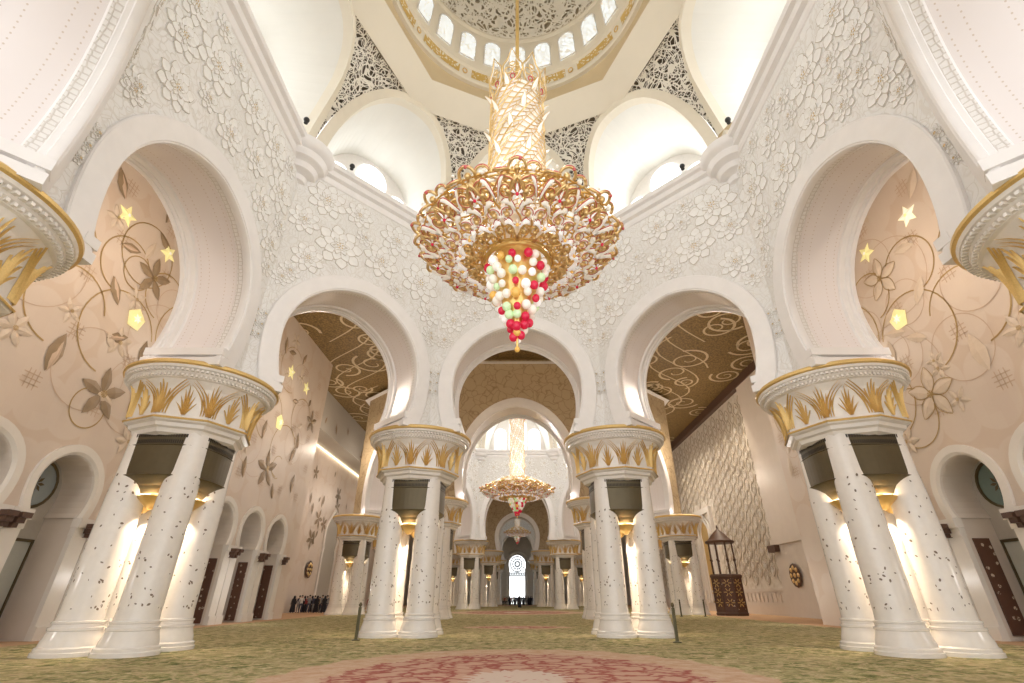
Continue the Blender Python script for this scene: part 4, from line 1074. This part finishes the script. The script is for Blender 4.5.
for cx_ in range(34):
    for cz_ in range(15):
        y = 51.2 + cx_ * 1.40; z = 3.4 + cz_ * 1.30 + (.65 if cx_ % 2 else 0) + rr_.uniform(-.08, .08)
        if z > 22 or (65 < y < 73 and z < 13): continue
        k_ = rr_.uniform(.85, 1.1); le = rr_.choice((-1, 1))
        for sg in (-1, 1):
            rl.tube([(25.55, y + sg * .70 * k_ * sin(pi * i / 8) ** .8 * (1 - .25 * i / 8), z - .70 + 1.5 * i / 8) for i in range(9)], .042, 4, 0)
        rl.tube([(25.55, y + le * .30 * cos(a) * (1 - a / 9), z + .30 * sin(a) * (1 - a / 9)) for a in [i * .6 for i in range(9)]], .035, 4, 0)
        rl.add([(25.56, y - .30, z - .1), (25.47, y, z - .42), (25.56, y + .28, z - .1), (25.47, y + le * .1, z + .30)], [(0, 1, 3), (1, 2, 3)], 1)
struct(rl.build('trefoil_carving', ['petal_line', 'stone_lt'], w4))
# gilt niche in relief wall
mb = MB()
A = arch(1.5, 9.0, 8.2, 20, .3); pts = [(1.35, .9), (1.35, 8.2)] + A + [(-1.35, 8.2), (-1.35, .9)]
mb.poly([(25.5, 69 + x, z) for x, z in pts], 0)
for g_ in (0, .45): mb.tube([(25.45 - g_ * .2, 69 + x * (1 + g_), z * (1 + g_ * .12)) for x, z in pts], .14, 5, 1)
mb.box(25.2, 25.6, 65.6, 66.2, 0, 11.5, 1); mb.box(25.2, 25.6, 71.8, 72.4, 0, 11.5, 1); mb.box(25.2, 25.6, 65.6, 72.4, 11.5, 12.2, 1)
nn = struct(mb.build('window_51', ['gold_leaf', 'stone_lt']), 'gilt arched niche in the right relief wall')
# end wall with bright glazed door
mb = MB()
A = arch(2.2, 9.2, 7.8, 24); pts = [(2.0, 0), (2.0, 7.8)] + A + [(-2.0, 7.8), (-2.0, 0)]
mb.poly([(-30, 138, 0), (-30, 138, ZC), (30, 138, ZC), (30, 138, 0)] + [(x, 138, z) for x, z in pts], 0)
mb.loft([[(x, 137.8, z) for x, z in pts], [(x, 140, z) for x, z in pts]], 1)
A2 = arch(3.0, 9.2, 7.2, 24); mb.tube([(3.0 * .9, 137.8, 0)] + [(x, 137.8, z) for x, z in A2] + [(-2.7, 137.8, 0)], .3, 6, 1)
struct(mb.build('wall_north_end', ['carved', 'arch_white']), 'end wall around the distant bright glazed doorway')
mb = MB(); mb.poly([(x, 139.5, z) for x, z in pts], 0)
wd = struct(mb.build('window_52', ['sky_pane']), 'bright arched end window over the distant doorway')
mb = MB()
for r_ in (1.85, 1.2, .6): mb.tube([(r_ * cos(a), 139.3, 9.3 + r_ * sin(a)) for a in [2 * pi * i / 24 for i in range(24)]], .13, 5, 0, True)
for k in range(12):
    a = k * pi / 6; mb.tube([(.6 * cos(a), 139.3, 9.3 + .6 * sin(a)), (1.85 * cos(a), 139.3, 9.3 + 1.85 * sin(a))], .09, 5)
for k in range(8):
    a = k * pi / 4; mb.tube([(.55 * cos(a) + .2 * cos(b), 139.3, 9.3 + .55 * sin(a) + .2 * sin(b)) for b in [2 * pi * i / 10 for i in range(10)]], .05, 4, 0, True)
for k in range(-4, 5):
    mb.tube([(k * .45 + .22 * cos(b), 139.3, 6.9 + .25 * sin(b)) for b in [2 * pi * i / 10 for i in range(10)]], .10, 4, 0, True)
mb.box(-2, 2, 139.25, 139.35, 6.4, 6.55); mb.box(-2, 2, 139.25, 139.35, 7.2, 7.3)
mb.build('window_tracery', ['black'], wd)

# ------------------------------------------------------------------ small things
# barrier posts
def post(loc, label):
    root = empty('barrier_post', loc)
    b = MB(); b.lathe([(.17, 0), (.17, .03), (.05, .06)], seg=16); b.build('base', ['post'], root, True)
    b = MB(); b.box(-.055, .055, -.055, .055, .04, 1.22); b.build('post', ['post'], root)
    b = MB(); b.lathe([(.02, 1.22), (.06, 1.25), (.075, 1.31), (.05, 1.37), (.01, 1.40)], seg=12); b.build('finial', ['bronze'], root, True)
    return tag(root, label, 'barrier post', 'barrier posts on the carpet')
P1 = post((-6.7, 23.2, 0), 'olive barrier post at the left foot of the cluster left of the central aisle')
index_kids()
for (x, y, l) in ((6.35, 22.2, 'olive barrier post at the right foot of the cluster right of the central aisle'),
                  (-5.3, 30.8, 'thin dark post glimpsed between the columns left of the aisle'),
                  (5.3, 30.8, 'thin dark post glimpsed between the columns right of the aisle'),
                  (15.0, 50.0, 'dark post in front of the cluster seen through the right arch'), (17.2, 50.0, 'dark post just right of its twin, before the right arch cluster')):
    o = copy_tree(P1); o.location = (x, y, 0); o['label'] = l
# carved lantern shaped pulpit at the right wall
root = empty('carved_pulpit', (21.1, 53.5, 0))
tag(root, 'dark carved wooden lantern pulpit with open canopy by the gilt niche', 'pulpit')
b = MB(); b.lathe([(1.55, 0), (1.6, .2), (1.5, .3)], seg=8); b.build('plinth', ['dark_wood'], root)
b = MB(); b.lathe([(1.45, .3), (1.45, 3.3)], seg=8, mi=0); b.lathe([(1.5, 3.2), (1.62, 3.35), (1.62, 3.5), (1.5, 3.6)], seg=8, mi=1); b.lathe([(1.5, .3), (1.5, .5)], seg=8, mi=1)
for k in range(8):
    a = k * pi / 4; b.tube([(1.47 * cos(a), 1.47 * sin(a), .3), (1.47 * cos(a), 1.47 * sin(a), 3.4)], .07, 6, 1)
    am = a + pi / 8
    for z in (1.1, 2.0, 2.8):
        for m in range(6):
            e = m * pi / 3; t_ = Vector((-sin(am), cos(am), 0)); n_ = Vector((cos(am), sin(am), 0)); c_ = n_ * 1.38 + Vector((0, 0, z))
            b.tube([c_ + t_ * (.12 * cos(e)) + Vector((0, 0, .12 * sin(e))), c_ + t_ * (.42 * cos(e)) + Vector((0, 0, .38 * sin(e)))], .04, 5, 2)
b.build('body', ['screen', 'dark_wood', 'gold_leaf'], root)
for k in range(8):
    b = MB(); a = k * pi / 4; b.tube([(1.2 * cos(a), 1.2 * sin(a), 3.5), (1.2 * cos(a), 1.2 * sin(a), 6.6)], .08, 8); b.ball((1.2 * cos(a), 1.2 * sin(a), 4.9), .15, 8, 5); b.build('post', ['dark_wood'], root, True)
b = MB(); b.lathe([(1.4, 6.5), (1.45, 6.7), (1.2, 6.8), (1.0, 7.0), (.7, 7.35), (.3, 7.7), (.08, 7.9), (.1, 8.1), (.02, 8.35)], seg=16); b.build('canopy', ['dark_wood'], root, True)
# round gilt medallions
def medallion(loc, rz, label):
    root = empty('wall_medallion', loc, rz); tag(root, label, 'medallion', 'round gilt medallions on the walls')
    b = MB()
    b.lathe([(.95, -.06), (1.0, 0), (.9, .06), (.0001, .05)], seg=12)
    for v in range(len(b.v)): x, y, z = b.v[v]; b.v[v] = (z, x, y)
    b.build('disc', ['dark_wood'], root)
    b = MB()
    for k in range(9):
        a = 2 * pi * k / 8; r_ = .62 if k < 8 else 0
        b.lathe([(.001, .16), (.10, .14), (.18, .08), (.2, .04)], (r_ * cos(a), r_ * sin(a)), 10, 0, cap=False)
    for v in range(len(b.v)): x, y, z = b.v[v]; b.v[v] = (z, x, y)
    b.build('gilt_bosses', ['pale_gold'], root, True)
    return root
medallion((24.95, 47.4, 3.3), pi, 'dark round medallion with gilt bosses on the plain stretch of right wall')
medallion((-25.8, 65.2, 4.6), 0, 'small gilt round medallion above the visitors in the deeper left wall')
# small spotlights on the cornice
def spot(loc, label):
    root = empty('cornice_spotlight', loc); tag(root, label, 'spotlight', 'small black spotlights on the cornice')
    b = MB(); b.lathe([(.10, .0), (.10, .05), (.04, .06), (.04, .16)], seg=12); b.build('bracket', ['black'], root, True)
    b = MB(); b.ball((0, 0, .24), .15, 12, 8); b.build('lamp_head', ['black'], root, True)
for sg, sd in ((-1, 'left'), (1, 'right')):
    spot((sg * 10.72, 15.9, 22.74), 'small black spotlight above the %s cornice corbel, upper one' % sd)
    spot((sg * 9.3, 18.85, 22.74), 'small black spotlight beside the %s cornice corbel, lower one' % sd)

# dark open display board at the far left foot of wall
root = empty('notice_frame', (-18.6, 18.2, 0)); tag(root, 'dark framed stand at the far left edge, on the carpet border', 'stand')
b = MB(); b.box(-.08, .08, -.9, .9, .3, 1.9, 0); b.box(.08, .11, -.8, .8, .4, 1.8, 1); b.build('board', ['dark_wood', 'stone'], root)
for y in (-.8, .8):
    b = MB(); b.box(-.3, .3, y - .05, y + .05, 0, .3); b.build('foot', ['dark_wood'], root)

# ------------------------------------------------------------------ visitors
def make_person(seed, mats, dress=False, arm=0, h=1.7):
    rnd = random.Random(seed); k = h / 1.7
    V = []; Ed = []; Rd = []
    def j(x, y, z, r, p=None):
        V.append((x * k, y * k, z * k)); Rd.append(r * k)
        if p is not None: Ed.append((p, len(V) - 1))
        return len(V) - 1
    pel = j(0, 0, .95, .145)
    sp_ = j(0, 0, 1.15, .125, pel); ch_ = j(0, 0, 1.34, .15, sp_); nk = j(0, -.01, 1.46, .055, ch_); hd = j(0, -.02, 1.56, .085, nk); tp = j(0, -.01, 1.64, .075, hd)
    for sg in (-1, 1):
        hp = j(sg * .09, 0, .86, .10, pel); kn = j(sg * .11, -.02 + rnd.uniform(-.04, .04), .48, .07, hp); an = j(sg * .12, .02 + rnd.uniform(-.04, .04), .09, .045, kn); ft = j(sg * .14, -.14, .04, .038, an)
        sh_ = j(sg * .19, 0, 1.38, .065, ch_)
        if arm and sg > 0 or arm > 1: el = j(sg * .25, -.12, 1.15, .045, sh_); wr = j(sg * .14, -.33, 1.32, .033, el); j(sg * .11, -.38, 1.40, .03, wr)
        else: el = j(sg * .26, .02, 1.12, .045, sh_); wr = j(sg * .27, -.06, .87, .033, el); j(sg * .265, -.09, .78, .03, wr)
    me = bpy.data.meshes.new('p'); me.from_pydata(V, Ed, []); o = bpy.data.objects.new('p', me); COL.objects.link(o)
    m = o.modifiers.new('s', 'SKIN')
    for i, sv in enumerate(me.skin_vertices[0].data): sv.radius = (Rd[i], Rd[i] * .8 if i in (0, 1, 2) else Rd[i])
    me.skin_vertices[0].data[0].use_root = True
    o.modifiers.new('b', 'SUBSURF').levels = 1
    dg = bpy.context.evaluated_depsgraph_get(); dg.update()
    m2 = bpy.data.meshes.new_from_object(o.evaluated_get(dg)); bpy.data.objects.remove(o)
    m2.materials.clear()
    for mm in mats: m2.materials.append(M[mm])
    for p in m2.polygons:
        c = p.center / k; p.use_smooth = True
        p.material_index = 0 if (c.z > 1.43 or (abs(c.x) > .1 and c.z < .85 and abs(c.x) > .235) or (c.y < -.3 and c.z > 1.25)) else (1 if c.z > .9 else (2 if c.z > .07 else 3))
        if c.z > 1.60 or (c.z > 1.5 and c.y > .01): p.material_index = 3
    m2.name = 'person'
    root = empty('person')
    b = bpy.data.objects.new('body', m2); COL.objects.link(b); b.parent = root
    if dress:
        g = MB(); g.lathe([(.19 * k, 1.36 * k), (.20 * k, 1.1 * k), (.23 * k, .8 * k), (.30 * k, .12 * k), (.29 * k, .10 * k)], seg=14); g.build('robe', [mats[1]], root, True)
        g = MB(); g.lathe([(.15 * k, 1.38 * k), (.12 * k, 1.5 * k), (.125 * k, 1.6 * k), (.09 * k, 1.70 * k), (.01, 1.73 * k)], (0, .03), 12); g.build('head_scarf', [mats[1]], root, True)
    else:
        g = MB(); g.lathe([(.088 * k, 1.56 * k), (.10 * k, 1.62 * k), (.085 * k, 1.70 * k), (.03 * k, 1.735 * k)], (0, .012), 12); g.build('hair', ['hair'], root, True)
    return root
protos = [make_person(1, ['skin', 'cloth0', 'cloth0', 'hair'], True), make_person(2, ['skin', 'cloth2', 'cloth1', 'hair'], False, 1, 1.76), make_person(3, ['skin', 'cloth1', 'cloth4', 'hair'], False, 0, 1.72),
          make_person(4, ['skin', 'cloth3', 'cloth0', 'hair'], False, 0, 1.66), make_person(5, ['skin', 'cloth4', 'cloth1', 'hair'], False, 2, 1.78), make_person(6, ['skin', 'cloth5', 'cloth0', 'hair'], False, 0, 1.6)]
desc = ['person in black robe', 'person in white top, arm raised', 'person in navy top', 'person in red top', 'person in grey top, arms raised', 'person in beige top']
index_kids(); used = set()
def person(i, x, y, rz, where, group):
    if i in used: o = copy_tree(protos[i])
    else: o = protos[i]; used.add(i)
    o.location = (x, y, 0); o.rotation_euler = (0, 0, rz); tag(o, desc[i] + ' ' + where, 'person', group); return o
rnd = random.Random(9)
order = [0, 2, 0, 1, 3, 0, 4, 2, 5, 0, 4, 1, 0, 4, 1]
ordn = ['leftmost', 'second', 'third', 'fourth', 'fifth', 'sixth', 'seventh', 'eighth', 'ninth', 'tenth', 'eleventh', 'twelfth', 'thirteenth', 'fourteenth', 'rightmost']
for i, p in enumerate(order):
    person(p, -25.2 + i * .29, 61.0 + (.0, .75, 1.5)[i % 3], rnd.uniform(-.6, .6), ('%s from left' % ordn[i] if 0 < i < 14 else ordn[i]) + ' in the waiting group at far left', 'visitors waiting in the left aisle')
person(3, -16.1, 59.0, .3, 'glimpsed just left of the near left aisle cluster', 'visitors behind the left columns')
person(3, -15.0, 60.5, -.3, 'glimpsed behind the post by the near left aisle cluster', 'visitors behind the left columns')
order = [5, 3, 5, 4, 0, 3, 1, 0, 2, 0, 4, 2, 0, 2, 4, 0, 0, 2]
for i, p in enumerate(order):
    person(p, -3.0 + i * .36, 114 + (0, .9)[i % 2], rnd.uniform(-.5, .5), 'in the distant row before the end doorway, %s' % ('left part' if i < 6 else 'middle part' if i < 12 else 'right part'), 'visitors before the end doorway ' + ('left' if i < 6 else 'middle' if i < 12 else 'right'))
person(0, .4, 88.7, .1, 'standing alone on the central aisle in front of the distant row', 'lone visitor')

# remove prototypes nobody used
# ------------------------------------------------------------------ lights
def light(kind, name, loc, energy, color, size=.3, rot=(0, 0, 0), **kw):
    l = bpy.data.lights.new(name, kind); l.energy = energy; l.color = color
    if kind == 'AREA':
        l.shape = 'RECTANGLE'; l.size = size[0]; l.size_y = size[1]
    else: l.shadow_soft_size = size
    for k_, v in kw.items(): setattr(l, k_, v)
    o = bpy.data.objects.new(name, l); COL.objects.link(o); o.location = loc; o.rotation_euler = rot
    return o
WARM = (1, .82, .60); NEU = (1, .96, .93); AISLE = (1, .86, .72)
for a in range(4):
    light('POINT', 'chandelier_light', (2.6 * cos(a * pi / 2 + .5), Y1 + 2.6 * sin(a * pi / 2 + .5), 14.6), 80, NEU, .15)
    light('POINT', 'chandelier_light', (4.8 * cos(a * pi / 2 + .5), Y2 + 4.8 * sin(a * pi / 2 + .5), 17), 330, NEU, .2)
light('POINT', 'dome_fill', (0, Y1, 31), 230, (1, .93, .82), .3)  # unseen point added on the axis to brighten drum and dome lattice
light('POINT', 'dome_fill', (0, Y2, 31), 420, (1, .93, .85), .3)
light('POINT', 'chandelier_light', (0, Y3, 18), 1500, NEU, .5)
for (hy, ha, hz, en) in ((Y1, 11.37, 23.4, 42), (Y2, 15.0, 24.2, 120)):
    for k in range(8):      # daylight entering by the lunette windows
        a = k * pi / 4
        if hy < 20 and k in (5, 6, 7): continue
        light('AREA', 'window_daylight', ((ha + 2.2) * cos(a), hy + (ha + 2.2) * sin(a), hz + 1.4), en * ((1.8, 2.6, 1, .6, .6, 1, 1, 1)[k] if hy < 20 else 1), (.93, .97, 1), (5, 2.2), (R(90), 0, a + pi / 2 + pi * 0))
for k, x, y in ring8(0, Y1, AC1, (5, 6)) + ring8(0, Y2, AC2):     # uplights resting on the capitals, washing the arch soffits
    an = pi / 8 + k * pi / 4
    for sg in (-1, 1):
        t_ = Vector((-sin(an), cos(an), 0)) * sg
        light('POINT', 'capital_uplight', (x + t_.x * 2.45, y + t_.y * 2.45, 9.8), 15, (1, .86, .82), .3)
for k, x, y in ring8(0, Y1, AC1, (5, 6)) + ring8(0, Y2, AC2) + ring8(0, Y3, AC1):
    for a in range(4):
        dx, dy = ((0, -1), (1, 0), (0, 1), (-1, 0))[a]
        if y > 30 and a != 0: continue
        light('SPOT', 'column_downlight', (x + dx * .70, y + dy * .70, 4.2), 130 if y < 30 else 260, WARM, .06, (0, 0, 0), spot_size=R(120), spot_blend=.6)
for sx in (-1, 1):
    for y in (8, 18, 28, 38): light('POINT', 'aisle_fill', (sx * 15.5, y, 16), 330, AISLE, .3)  # unseen points added in mid-air, standing in for the aisle cove lighting
    for y in (52, 66, 82, 104): light('POINT', 'aisle_fill', (sx * 18.5, y, 16), 520, AISLE, .3)
    for y in (14, 26, 36): light('POINT', 'aisle_floor_glow', (sx * 17.6, y, 2.4), 60, NEU, .3)
for i in range(9):
    light('SPOT', 'wall_washer', (24.3, 51.5 + i * 2.8, 22.6), 1500, (1, .87, .68), .05, (R(0), R(6), 0), spot_size=R(55), spot_blend=.5)
for x in (-5.2, 0, 5.2): light('POINT', 'bay_lamp', (x, 32.5, 22.5), 160, WARM, .3)
light('POINT', 'bay_lamp', (0, 33, 9.5), 250, NEU, .3)

w = bpy.data.worlds.new('World'); S.world = w; w.use_nodes = True
w.node_tree.nodes['Background'].inputs[0].default_value = (1.0, .99, .98, 1); w.node_tree.nodes['Background'].inputs[1].default_value = 1.5

# ------------------------------------------------------------------ camera
cd = bpy.data.cameras.new('Camera'); cam = bpy.data.objects.new('Camera', cd); COL.objects.link(cam)
cd.sensor_width = 36; cd.lens = 474.06 / 1024 * 36; cd.clip_end = 400; cd.shift_x = -5.25 / 1024
cam.location = (0, 0, 1.6); cam.rotation_euler = (R(90 + 28.31), 0, 0)
S.camera = cam
S.view_settings.view_transform = 'Standard'; S.view_settings.look = 'None'; S.view_settings.gamma = 1; S.view_settings.use_curve_mapping = False
S.view_settings.exposure = .52
S.cycles.max_bounces = 8
